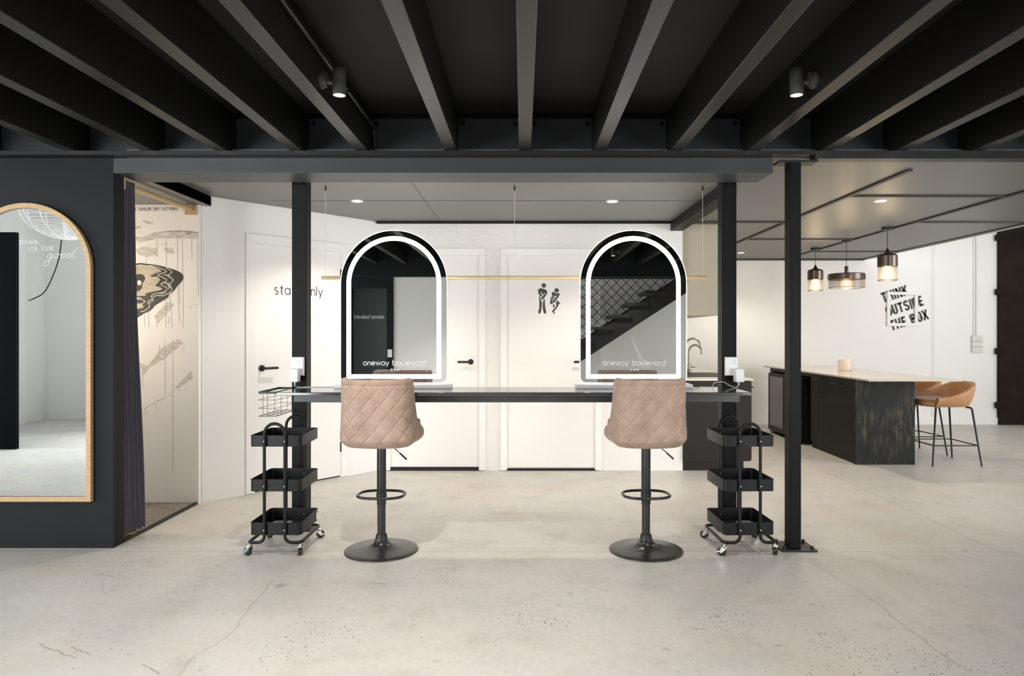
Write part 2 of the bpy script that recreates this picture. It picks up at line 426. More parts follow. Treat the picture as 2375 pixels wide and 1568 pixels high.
    def build(s, name, material, parent=None, smooth=False, origin=None, loc=None, bevel=0.0, tri=False):
        if origin is not None:
            bmesh.ops.translate(s.bm, verts=s.bm.verts, vec=-Vector(origin))
        bmesh.ops.recalc_face_normals(s.bm, faces=s.bm.faces)
        if tri: bmesh.ops.triangulate(s.bm, faces=[f for f in s.bm.faces if len(f.verts) > 4])
        me = bpy.data.meshes.new(name); s.bm.to_mesh(me); s.bm.free()
        me.materials.append(M[material] if isinstance(material, str) else material)
        if smooth:
            for p in me.polygons: p.use_smooth = True
            try: me.set_sharp_from_angle(angle=math.radians(38))
            except Exception: pass
        o = bpy.data.objects.new(name, me); COL.objects.link(o)
        if origin is not None: o.location = origin
        if loc is not None: o.location = loc
        if parent is not None: o.parent = parent
        if bevel:
            b = o.modifiers.new('edge', 'BEVEL'); b.width = bevel; b.segments = 2; b.limit_method = 'ANGLE'
        return o
def tag(o, label=None, cat=None, group=None, kind=None):
    if label: o['label'] = label
    if cat: o['category'] = cat
    if group: o['group'] = group
    if kind: o['kind'] = kind
    return o
def thing(name, label, cat, loc=(0,0,0), rot=0.0, group=None, kind=None):
    o = bpy.data.objects.new(name, None); o.empty_display_size = 0.1; COL.objects.link(o)
    o.location = loc; o.rotation_euler = (0, 0, rot)
    return tag(o, label, cat, group, kind)
def copy_tree(o, parent=None):
    c = o.copy(); COL.objects.link(c)
    if parent is not None: c.parent = parent
    for ch in o.children: copy_tree(ch, c)
    return c
def struct(mb, name, material, **kw):
    return tag(mb.build(name, material, **kw), kind='structure')
def B(*a, **k): return MB().box(*a, **k)
def arc(cx, cy, r, a0, a1, n):
    return [(cx + r*math.cos(math.radians(a0 + (a1-a0)*i/n)), cy + r*math.sin(math.radians(a0 + (a1-a0)*i/n))) for i in range(n+1)]
def px(x, y, d):                       # photograph pixel on the plane at depth d -> (X, Z)
    return ((x - VX) / F * d, H - (y - VY) / F * d)
def bez(pts, n=8):                     # Catmull-Rom through points
    out = []
    for i in range(len(pts) - 1):
        p0 = pts[max(i-1, 0)]; p1 = pts[i]; p2 = pts[i+1]; p3 = pts[min(i+2, len(pts)-1)]
        for k in range(n):
            t = k / n
            out.append(tuple(0.5*((2*b) + (-a+c)*t + (2*a-5*b+4*c-d)*t*t + (-a+3*b-3*c+d)*t**3) for a, b, c, d in zip(p0, p1, p2, p3)))
    out.append(tuple(pts[-1])); return out
# ---- stroke lettering: each glyph is a list of polylines, x-height 1, and an advance width
def circ(cx, cy, rx, ry, a0=0, a1=360, n=18):
    return [(cx + rx*math.cos(math.radians(a0+(a1-a0)*i/n)), cy + ry*math.sin(math.radians(a0+(a1-a0)*i/n))) for i in range(n+1)]
O_ = circ(.5, .5, .5, .5)
GL = {
 'o': ([O_], 1.0), 'n': ([[(0,0),(0,1)], [(0,.55)] + circ(.4,.58,.4,.42,180,0,10)[1:] + [(.8,0)]], .8),
 'e': ([[(0,.5),(1,.5)] + circ(.5,.5,.5,.5,0,315,16)[1:]], 1.0), 'w': ([[(0,1),(.33,0),(.66,1),(.99,0),(1.32,1)]], 1.32),
 'a': ([O_, [(1,1),(1,0)]], 1.0), 'y': ([[(0,1),(.43,.02)], [(.86,1),(.25,-.42)]], .86), 'b': ([O_, [(0,1.55),(0,0)]], 1.0),
 'u': ([[(0,1),(0,.4)] + circ(.4,.42,.4,.42,180,360,10) + [(.8,1)], [(.8,1),(.8,0)]], .8), 'l': ([[(0,1.55),(0,0)]], .05),
 'v': ([[(0,1),(.43,0),(.86,1)]], .86), 'r': ([[(0,0),(0,1)], [(0,.5)] + circ(.42,.55,.42,.42,180,75,7)], .5), 'd': ([O_, [(1,1.55),(1,0)]], 1.0),
 's': ([circ(.36,.74,.30,.26,35,250,10) + circ(.36,.25,.33,.25,80,-145,10)], .72), 't': ([[(.3,1.38),(.3,.25)] + circ(.55,.25,.25,.25,180,280,6), [(0,1),(.65,1)]], .65),
 'f': ([circ(.5,1.25,.25,.3,80,180,6) + [(.25,0)], [(0,1),(.55,1)]], .55), ' ': ([], .5),
}
def lettering(mb, text, h, axis, at, x0, z0, wt, gap=0.32, total=None, flip=False, ang=0.0, glyphs=GL):
    adv = sum(glyphs[c][1] + gap for c in text) - gap
    sx = h if total is None else total / adv
    x = 0.0; ca, sa = math.cos(ang), math.sin(ang)
    for c in text:
        for st in glyphs[c][0]:
            pts = []
            for (u, v) in st:
                a = (x + u) * sx; b = v * h
                pts.append((x0 + (a*ca - b*sa) * (-1 if flip else 1), z0 + a*sa + b*ca))
            mb.ribbon(pts, wt, axis, at)
        x += glyphs[c][1] + gap
    return adv * sx
# capitals, cap height 1
CP = {
 'T': ([[(0,.9),(.5,.9)], [(.25,.9),(.25,0)]], .5), 'H': ([[(.09,0),(.09,1)], [(.43,0),(.43,1)], [(.09,.5),(.43,.5)]], .52),
 'I': ([[(.09,0),(.09,1)]], .18), 'N': ([[(.09,0),(.09,1)], [(.09,.95),(.45,.05)], [(.45,0),(.45,1)]], .54),
 'K': ([[(.09,0),(.09,1)], [(.1,.42),(.46,1)], [(.2,.58),(.48,0)]], .52),
 'O': ([[(.09,.28),(.09,.72)] + circ(.26,.72,.17,.2,180,0,8) + [(.43,.28)] + circ(.26,.28,.17,.2,0,-180,8)], .52),
 'U': ([[(.09,1),(.09,.28)] + circ(.26,.28,.17,.2,180,360,8) + [(.43,1)]], .52),
 'S': ([circ(.26,.72,.17,.2,10,180,8) + [(.11,.62),(.4,.4)] + circ(.26,.28,.17,.2,0,-170,8)], .52),
 'D': ([[(.09,.09),(.09,.91),(.25,.91)] + circ(.25,.73,.18,.18,80,0,5) + [(.43,.27)] + circ(.25,.27,.18,.18,0,-80,5) + [(.09,.09)]], .52),
 'E': ([[(.09,0),(.09,1)], [(.09,.91),(.42,.91)], [(.09,.5),(.38,.5)], [(.09,.09),(.42,.09)]], .44),
 'B': ([[(.09,.09),(.09,.91),(.25,.91)] + circ(.25,.72,.17,.19,80,-80,6) + [(.15,.52)], [(.15,.52),(.27,.5)] + circ(.27,.29,.17,.2,80,-80,6) + [(.09,.09)]], .52),
 'X': ([[(.04,0),(.44,1)], [(.44,0),(.04,1)]], .5), ' ': ([], .26),
 'A': ([[(0,0),(.28,1),(.56,0)], [(.1,.35),(.46,.35)]], .56), 'Y': ([[(0,1),(.25,.5),(.5,1)], [(.25,.5),(.25,0)]], .5),
 'L': ([[(.05,1),(.05,0),(.4,0)]], .4), 'R': ([[(.05,0),(.05,1),(.3,1)] + circ(.3,.76,.16,.24,80,-80,6) + [(.05,.5)], [(.2,.5),(.48,0)]], .48),
 'J': ([[(.0,1),(.45,1)], [(.3,1),(.3,.2)] + circ(.16,.2,.14,.2,0,-150,6)], .45), '@': ([circ(.3,.45,.32,.4,-40,300,14), circ(.3,.45,.14,.18)], .7),
 'M': ([[(.09,0),(.09,1)], [(.09,.95),(.33,.2),(.57,.95)], [(.57,0),(.57,1)]], .66), ',': ([[(.12,.08),(.04,-.2)]], .2),
}

# ------------------------------------------------------------------ the setting
CE = 2.357                                                     # ceiling height behind the beam
YB = 6.47                                                      # white back wall
YK = 9.74                                                      # far kitchen wall
struct(B(-7.6, 8.2, -2.4, 9.9, -0.1, 0.0), 'floor', 'floor')
struct(B(-2.403, 4.86, 4.14, 9.74, CE, CE + 0.06), 'ceiling', 'ceil')
struct(B(-3.6, -2.403, 4.24, 5.25, 2.277, 2.42), 'ceiling.001', 'ceil')               # lower ceiling over the curtained room
struct(B(-3.7, 4.86, -1.75, 4.30, 2.64, 2.70), 'ceiling.002', 'deck')                 # floor deck above the joists
struct(B(-1.378 - 0.2, 1.517, YB, YB + 0.12, 0, CE), 'wall_back', 'plaster')
struct(B(1.40, 1.517, YB + 0.12, YK, 0, CE), 'wall_kitchen_left', 'wall')
struct(B(1.40, 8.2, YK, YK + 0.12, 0, 3.5), 'wall_far', 'wall')
struct(B(-4.7, -2.476, 4.13, 4.24, 0, 2.36), 'wall_left', 'charcoal')
struct(B(-3.6, -2.462, 5.19, 5.31, 0, 2.277), 'wall_mural', 'wall')
struct(B(-3.72, -3.6, 4.24, 5.31, 0, 2.42), 'wall_curtained_room', 'wall')
A0 = Vector((-2.455, 5.228)); A1 = Vector((-1.378, YB)); AL = (A1 - A0).length
AE = (A1 - A0).normalized(); AANG = math.atan2(AE.y, AE.x)
def on_angled(pxx):
    u = (pxx - VX) / F; return (u * A0.y - A0.x) / (AE.x - u * AE.y)
def angled_point(s): return A0 + AE * s
o = struct(B(0, AL, 0, 0.12, 0, CE), 'wall_angled', 'wall'); o.location = (A0.x, A0.y, 0); o.rotation_euler = (0, 0, AANG)
# behind the camera
struct(B(-2.0, 3.3, -1.87, -1.75, 0, 2.64), 'wall_rear', 'wall')
struct(B(-3.0, -2.72, -1.87, -1.75, 0, 2.64), 'wall_rear.001', 'charcoal')
struct(B(4.98, 8.2, -1.87, -1.75, 0, 3.5), 'wall_rear.002', 'wall')
struct(B(3.3, 4.87, -1.87, -1.75, 0, 0.3), 'wall_rear.003', 'wall')
struct(B(3.3, 4.87, -1.87, -1.75, 2.4, 3.5), 'wall_rear.004', 'wall')
struct(B(-7.36, -5.4, -2.24, -2.12, 0, 3.5), 'wall_rear.005', 'wall')
struct(B(-5.4, -3.0, -1.87, -1.75, 0, 0.3), 'wall_rear.006', 'wall')
struct(B(-5.4, -3.0, -1.87, -1.75, 2.4, 3.5), 'wall_rear.007', 'wall')
struct(B(-7.36, -7.24, -2.12, 0.4, 0, 3.5), 'wall_side', 'wall')
struct(B(-7.36, -7.24, 2.8, 4.24, 0, 3.5), 'wall_side.001', 'wall')
struct(B(-7.24, -7.12, -1.55, -1.1, 0, 3.5), 'wall_pier', 'wall')
struct(B(-7.36, -4.7, 4.13, 4.25, 0, 3.5), 'wall_left.001', 'wall')
struct(B(4.87, 4.98, -1.87, 3.5, 0, 3.5), 'wall_right', 'wall')
struct(B(8.1, 8.2, -1.87, 1.6, 0, 3.5), 'wall_right.002', 'wall')
struct(B(8.1, 8.2, 5.6, YK, 0, 3.5), 'wall_right.001', 'wall')
struct(B(-7.4, -3.7, -2.24, 4.3, 3.5, 3.6), 'ceiling.003', 'wall')
struct(B(4.86, 8.2, -1.87, YK + .12, 3.5, 3.6), 'ceiling.004', 'wall')
struct(B(-3.7, 4.86, -1.75, -1.60, 2.19, 2.64), 'trim_1', 'charcoal')                 # dark bulkhead over the rear wall
# fascia, bulkheads, cover strips
struct(B(-2.476, 1.514, 4.13, 4.39, 2.270, 2.360, bev=0.002), 'trim_2', 'beam')
struct(B(-3.0, 1.514, 4.392, 4.42, 2.30, CE), 'trim_3', 'ceil')
struct(B(-2.52, -2.403, 4.45, 5.27, 2.283, CE - .001), 'trim_4', 'charcoal')           # bulkhead beside the curtained room
struct(B(1.402, 1.517, 4.84, YB, 2.270, CE - .001), 'trim_5', 'post')                  # beam from the right desk post to the back wall
struct(B(-1.378, 1.40, 6.43, YB, 2.337, CE - .001), 'trim_6', 'charcoal')
struct(B(-3.7, 1.74, 4.055, 4.128, 2.362, 2.385), 'trim_7', 'black_steel')
struct(B(1.74, 4.86, 4.055, 4.14, 2.338, 2.385), 'trim_8', 'black_steel')
struct(B(-3.7, 4.86, 4.20, 4.23, 2.386, 2.64), 'trim_9', 'beam')                # rim board closing the joist ends
struct(B(-3.7, 4.86, 4.175, 4.199, 2.618, 2.632), 'trim_10', 'post')
n_t = 11
def strip(x0, x1, y0, y1, h=0.012):
    global n_t
    struct(B(x0, x1, y0, y1, CE - h, CE - .0005), 'trim_%d' % n_t, 'strip'); n_t += 1
strip(2.48, 2.515, 4.4, YK); strip(3.70, 3.735, 4.15, YK)
for (xa, xb, y) in ((1.52, 2.478, 6.46), (2.517, 3.698, 5.24), (2.517, 3.698, 7.64), (3.737, 4.84, 6.46), (3.737, 4.84, 8.80)):
    strip(xa, xb, y - .02, y + .02)
strip(1.52, 4.86, YK - .045, YK - .001, 0.02)
struct(B(4.861, 4.885, 4.14, YK, CE - .015, CE + .08), 'trim_%d' % n_t, 'plastic_grey'); n_t += 1
struct(B(4.80, 4.86, 4.15, YK, CE - .006, CE - .0005), 'trim_%d' % n_t, 'strip'); n_t += 1
strip_j = [(-1.378, 1.40, 4.86), (-1.378, 1.40, 5.62)]
struct(B(-0.78, -0.777, 4.45, 6.42, CE - .002, CE - .0005), 'trim_%d' % n_t, 'strip'); n_t += 1
struct(B(-2.0, 1.39, 5.44, 5.443, CE - .002, CE - .0005), 'trim_%d' % n_t, 'strip'); n_t += 1
struct(B(4.885, 6.77, 9.72, YK, 0, 0.10), 'baseboard_far', 'wall')

# ------------------------------------------------------------------ ceiling joists
ends = [(-66, -40), (148, 175), (328, 354), (500, 524), (673.6, 700.6), (824.6, 853), (1031.8, 1058.7), (1203, 1232), (1377, 1405.6), (1555, 1583), (1732, 1761.6), (1905, 1929), (2075, 2104), (2259, 2277), (2440, 2466)]
ordn = ['leftmost', 'second', 'third', 'fourth', 'fifth', 'sixth', 'seventh', 'eighth', 'ninth', 'tenth', 'eleventh', 'twelfth', 'thirteenth', 'fourteenth', 'rightmost']
vis = 0
for i, (a, b) in enumerate(ends):
    c = ((a + b) / 2 - VX) / 390.0
    o = B(c - .036, c + .036, -1.59, 4.199, 2.386, 2.639, bev=0.003).build('ceiling_joist', 'joist', origin=(c, 1.3, 2.386))
    if i == 0: lab = 'dark ceiling joist just off the left edge of the photo, left of all others'
    elif i == 14: lab = 'dark ceiling joist just off the right edge of the photo, right of all others'
    elif i == 5: lab = 'dark ceiling joist carrying the left spotlight and the conduit on its side'
    elif i == 10: lab = 'dark ceiling joist carrying the right spotlight'
    elif i == 7: lab = 'dark ceiling joist running straight back at the centre of the photo'
    else: lab = 'dark ceiling joist, %s counted from the left of the photo' % ordn[i - 1 if i > 1 else 0]
    tag(o, lab, 'joist', 'dark ceiling joists under the floor deck')
    for sx in (-.062, .062):
        for zz in (.03, .20):
            if 3 < i < 11: MB().tube([(sx, 2.898, zz), (sx, 2.886, zz), (sx, 2.885, zz), (sx, 2.878, zz)], [.013, .013, .008, .007], 6).build('bolt', 'post', o)
# conduit beside the sixth joist
cx_ = (853 - VX) / 390.0 + .02
t = thing('conduit_pipe', 'thin black conduit pipe running along a ceiling joist and bending down at the beam', 'pipe', (cx_, 4.1, 2.55))
MB().tube([(0, -5.6, 0), (0, -0.02, 0), (0, .03, -.012), (0, .045, -.05), (0, .045, -.16)], .0115, 10).build('pipe', 'black_steel', t, smooth=True)
for yy in (-3.2, -1.9, -.6): B(-.018, .016, yy - .012, yy + .012, -.016, .016).build('saddle_clip', 'black_steel', t)

# ------------------------------------------------------------------ spotlights on the joists
def spotlight(x, y, z, side, label, power=60):
    t = thing('spotlight', label, 'spotlight', (x, y, z), 0, 'black spotlights on the ceiling joists')
    s = side                                                      # +1: fitting stands to the right of its mount
    MB().tube([(0, 0, 0), (s*.012, 0, 0), (s*.014, 0, 0), (s*.026, 0, 0)], [.040, .040, .034, .034], 24).build('mount_plate', 'spot_body', t, smooth=True)
    MB().tube([(s*.024, 0, -.01), (s*.056, 0, -.01)], .011, 14).build('arm', 'spot_body', t, smooth=True)
    cx = s * .083
    MB().lathe([(0, .055), (.027, .055), (.030, .050), (.030, .005), (.0295, .003), (.030, .001), (.030, -.066), (.026, -.066), (.026, -.055), (0, -.055)], (cx, 0, -.005), 32).build('body', 'spot_body', t, smooth=True)
    MB().lathe([(0, -.001), (.0255, -.001), (.0255, .001), (0, .001)], (cx, 0, -.068), 32).build('lens', 'lamp', t, smooth=True)
    l = bpy.data.lights.new('spot_beam', 'SPOT'); l.energy = power; l.spot_size = math.radians(115); l.spot_blend = 0.8; l.color = (1, .965, .90); l.shadow_soft_size = .03
    lo = bpy.data.objects.new('spot_beam', l); COL.objects.link(lo); lo.location = (x + cx, y, z - .085)
    return t
xl = ((824.6 + 853) / 2 - VX) / 390 + .0362; xr = ((1732 + 1761.6) / 2 - VX) / 390 - .0362
spotlight(xl, 3.12, 2.458, 1, 'black cylinder spotlight on the right side of a joist, above the left stool')
spotlight(xr, 3.12, 2.458, -1, 'black cylinder spotlight on the left side of a joist, above the right trolley', 35)
spotlight(xl, 1.0, 2.458, 1, 'added black cylinder spotlight on the left joist, overhead and unseen', 115)  # unseen lamp added to brighten the front floor
spotlight((1217.5 - VX) / 390 + .0362, 0.6, 2.458, 1, 'added black cylinder spotlight on the central joist, overhead and unseen', 95)  # unseen lamp added for more light on the right stool
spotlight(xl, -.4, 2.458, 1, 'added unseen black cylinder spotlight on the left joist, behind the camera', 95)  # added out of view to light the floor and the rear wall
spotlight(xr, -.6, 2.458, -1, 'black cylinder spotlight seen reflected in the right arched mirror', 80)

# ------------------------------------------------------------------ downlights
def downlight(x, y, label, power=42):
    t = thing('downlight', label, 'downlight', (x, y, CE - .0005), 0, 'round warm ceiling downlights')
    MB().lathe([(.036, -.001), (.038, -.006), (.047, -.006), (.050, -.001)], (0, 0, 0), 32).build('trim_ring', 'plastic', t, smooth=True)
    MB().lathe([(0, -.003), (.0375, -.003), (.0375, -.001), (0, -.001)], (0, 0, 0), 32).build('diffuser', 'downglow', t)
    l = bpy.data.lights.new('downlight_beam', 'SPOT'); l.energy = power; l.spot_size = math.radians(125); l.spot_blend = 0.6; l.color = (1, .89, .75); l.shadow_soft_size = .04
    lo = bpy.data.objects.new('downlight_beam', l); COL.objects.link(lo); lo.location = (x, y, CE - .02)
    return t
downlight(-1.32, 5.45, 'round warm downlight in the grey ceiling behind the left arched mirror')
downlight(.718, 5.46, 'round warm downlight in the grey ceiling above the right arched mirror')
downlight(2.85, 5.44, 'round warm downlight in the panelled kitchen ceiling, in front of the pendants', 35)
downlight(2.85, 7.20, 'added warm downlight in the kitchen ceiling, unseen behind the freestanding post', 42)  # unseen fitting, added to brighten the kitchen and its far wall
downlight(2.86, 8.95, 'small far downlight in the kitchen ceiling just right of the right desk post', 26)

# ------------------------------------------------------------------ posts
t = thing('steel_post', 'freestanding black steel post bolted to the floor right of the desk', 'post', (1.6365, 4.135, 0), 0, 'black steel posts')
B(-.033, .033, -.045, .045, .012, 2.34, bev=.004).build('shaft', 'post', t)
B(-.095, .115, -.085, .10, 0, .012, bev=.002).build('base_plate', 'black_steel', t)
for sx in (-.075, .092):
    for sy in (-.06, .07): MB().cyl((sx, sy, .012), (sx, sy, .03), .010, 6).build('anchor_bolt', 'black_steel', t)
B(-.10, .13, -.05, .05, 2.325, 2.337).build('cap_plate', 'black_steel', t)
def desk_post(x, label):
    t = thing('steel_post', label, 'post', (x, 4.55, 0), 0, 'black steel posts')
    B(-.0485, .0485, -.05, .05, .010, CE - .0, bev=.004).build('shaft', 'post', t)
    B(-.08, .08, -.08, .08, 0, .010, bev=.002).build('base_plate', 'black_steel', t)
    MB().cyl((.0, -.035, 2.30), (.0, -.066, 2.30), .016, 12).build('bolt_head', 'black_steel', t)
desk_post(-1.473, 'black steel post at the left end of the desk, behind the left trolley')
desk_post(1.3625, 'black steel post at the right end of the desk, behind the right trolley')

# ------------------------------------------------------------------ styling desk
t = thing('styling_desk', 'long black bar-height desk board held between two steel posts', 'desk', (0, 4.3, 0))
B(-1.474, 1.37, -.215, .199, .927, .946, bev=.003).build('desktop', 'desk', t)
B(-1.488, 1.411, .13, .198, .851, .926, bev=.004).build('apron', 'desk_edge', t)

# ------------------------------------------------------------------ wire basket at the desk end
t = thing('wire_basket', 'small black wire basket hooked on the left end of the desk', 'basket', (-1.546, 4.312, .795))
def rect_loop(mb, x0, x1, y0, y1, z, r): mb.tube([(x0, y0, z), (x1, y0, z), (x1, y1, z), (x0, y1, z)], r, 6, closed=True)
mb = MB(); w, dd = .055, .175
mb.ring([(-w, -dd), (w, -dd), (w, dd), (-w, dd)], [(-w+.003, -dd+.003), (w-.003, -dd+.003), (w-.003, dd-.003), (-w+.003, dd-.003)], 'z', .138, .152)
mb.build('top_rim', 'black_steel', t)
mb = MB()
for z in (.05, .10): rect_loop(mb, -w, w, -dd, dd, z, .0013)
for sx in (-w, w):
    for yy in (-.10, .10): mb.tube([(sx, yy, .004), (sx, yy, .14)], .0013, 6)
for sy in (-dd, dd): mb.tube([(0, sy, .004), (0, sy, .14)], .0013, 6)
mb.build('wire_sides', 'black_steel', t)
mb = MB()
mb.ring([(-w, -dd), (w, -dd), (w, dd), (-w, dd)], [(-w+.006, -dd+.006), (w-.006, -dd+.006), (w-.006, dd-.006), (-w+.006, dd-.006)], 'z', 0, .003)
for k in range(1, 5): mb.box(-w, w, -dd + k*2*dd/5 - .003, -dd + k*2*dd/5 + .003, 0, .002)
mb.box(-.003, .003, -dd, dd, 0, .002)
mb.build('wire_bottom', 'black_steel', t)
B(w, w + .0145, -.06, .06, .146, .149).build('hook', 'black_steel', t)

# ------------------------------------------------------------------ arched vanity mirrors with led strips
def arch(hw, z0, zs, r=0.0, n=40):
    pts = []
    if r > 0: pts += [(-hw + r + r*math.cos(a), z0 + r + r*math.sin(a)) for a in [PI + PI/2*k/6 for k in range(7)]] + [(hw - r + r*math.cos(a), z0 + r + r*math.sin(a)) for a in [1.5*PI + PI/2*k/6 for k in range(7)]]
    else: pts += [(-hw, z0), (hw, z0)]
    pts += [(hw*math.cos(PI*k/n), zs + hw*math.sin(PI*k/n)) for k in range(n + 1)]
    return pts
def vanity():
    t = thing('vanity_mirror', '', 'mirror', (0, 4.42, .946))
    hw, z0, zs = .346, .032, .676
    MB().prism(arch(hw, z0, zs, .04), 'y', .0008, .022).build('backing', 'plastic', t)
    MB().prism(arch(hw - .002, z0 + .002, zs, .038), 'y', -.002, .0006).build('glass', 'mirror', t)
    mb = MB(); mb.ring(arch(hw - .040, z0 + .028, zs, .006), arch(hw - .068, z0 + .056, zs, .003), 'y', -.0032, -.0021)
    mb.build('led_strip', 'led', t)
    MB().ring(arch(hw, z0, zs, .04), arch(hw - .003, z0 + .003, zs, .037), 'y', -.0042, -.0022).build('rim', 'led_soft', t)
    MB().ring(arch(hw - .03, z0 + .03, zs, .01), arch(hw - .07, z0 + .07, zs, .005), 'y', .0222, .0235).build('back_light', 'led_back', t)
    B(-.375, .375, -.052, .074, 0, .026, bev=.004).build('base', 'plastic', t)
    B(-.20, .20, .018, .034, .026, .062).build('bracket', 'plastic', t)
    mb = MB(); lettering(mb, 'oneway boulevard', .0225, 'y', -.0036, -.197, .147, .0042, total=.402)
    tag(mb.build('lettering', 'etch', t), 'white oneway boulevard lettering')
    for k in range(3): MB().lathe([(0, 0), (.0085, 0)], (0, 0, 0), 16).build('touch_button', 'frost', t, loc=(-.014 + k*.021, -.0036, .118)).rotation_euler = (PI/2, 0, 0)
    return t
v1 = vanity(); v1.location.x = -.833
v1['label'] = 'lit arched mirror behind the left stool, reflecting a blank wall and dark doorway'
v2 = copy_tree(v1); v2.location.x = .717
v2['label'] = 'lit arched mirror standing on the desk behind the right stool, reflecting a staircase'
for v in (v1, v2): v['group'] = 'arched led mirrors on the desk'; v.rotation_euler = (math.radians(-.10), 0, 0)

# ------------------------------------------------------------------ power outlets, adapters, cords
def outlet(x, label):
    t = thing('power_outlet', label, 'power outlet', (x, 4.4995, 1.083), 0, 'white power outlets on the desk posts')
    B(-.042, .042, -.022, 0, -.061, .061, bev=.003).build('box', 'plastic', t)
    B(-.040, .040, -.030, -.022, -.059, .059, bev=.003).build('face_plate', 'plastic', t)
    for zz in (.032, -.032):
        for k, (dx, dz, a) in enumerate(((-.008, .004, .5), (.008, .004, -.5), (0, -.012, 0))):
            o = B(-.001, .001, -.0006, .0006, -.004, .004).build('slot', 'gap', t, loc=(.014 + dx, -.0303, zz + dz)); o.rotation_euler = (0, a, 0)
        B(-.026, -.014, -.033, -.030, zz - .008, zz + .008, bev=.001).build('switch', 'plastic', t)
outlet(-1.478, 'white double power outlet on the left desk post')
outlet(1.372, 'white double power outlet on the right desk post')
def adapter(x, cord, label):
    t = thing('power_adapter', label, 'power adapter', (x, 4.438, 1.03), 0, 'white plug-in power adapters')
    B(-.028, .028, -.03, .027, -.046, .040, bev=.006).build('body', 'plastic', t)
    MB().tube([(0, 0, -.046), (0, 0, -.066)], [.006, .004], 10).build('strain_relief', 'plastic', t, smooth=True)
    MB().tube(bez([(0, 0, -.064)] + cord, 8), .0022, 8).build('cord', 'plastic', t, smooth=True)
adapter(-1.480, [(-.003, .005, -.073), (.022, .012, -.0815), (.055, .02, -.0818), (.085, .03, -.0816), (.14, .05, -.0818), (.24, .055, -.0818)], 'white power adapter plugged in on the left desk post, cord curling on the desk')
adapter(1.405, [(-.008, -.005, -.073), (-.022, -.01, -.0818), (-.06, .012, -.068), (-.095, .02, -.0485), (-.15, .03, -.055), (-.165, .04, -.0815), (-.24, .05, -.0818)], 'grey-white power adapter plugged in on the right desk post, cord bent in a loop')

# ------------------------------------------------------------------ hanging oak rail
t = thing('hanging_rail', 'round pale oak garment rail hanging on three thin wires', 'rail', (-.06, 4.92, 1.70))
MB().cyl((-1.387, 0, 0), (1.387, 0, 0), .0135, 20).build('rod', 'oak_x', t, smooth=True)
for pxx in (755, 1193.5, 1630):
    x = (pxx - VX) / 322 + .06
    MB().cyl((x, 0, .0135), (x, 0, CE - 1.70 - .02), .0013, 6).build('wire', 'wire_steel', t)
    MB().cyl((x, 0, CE - 1.70 - .03), (x, 0, CE - 1.70 - .0005), .006, 12).build('ceiling_mount', 'black_steel', t)

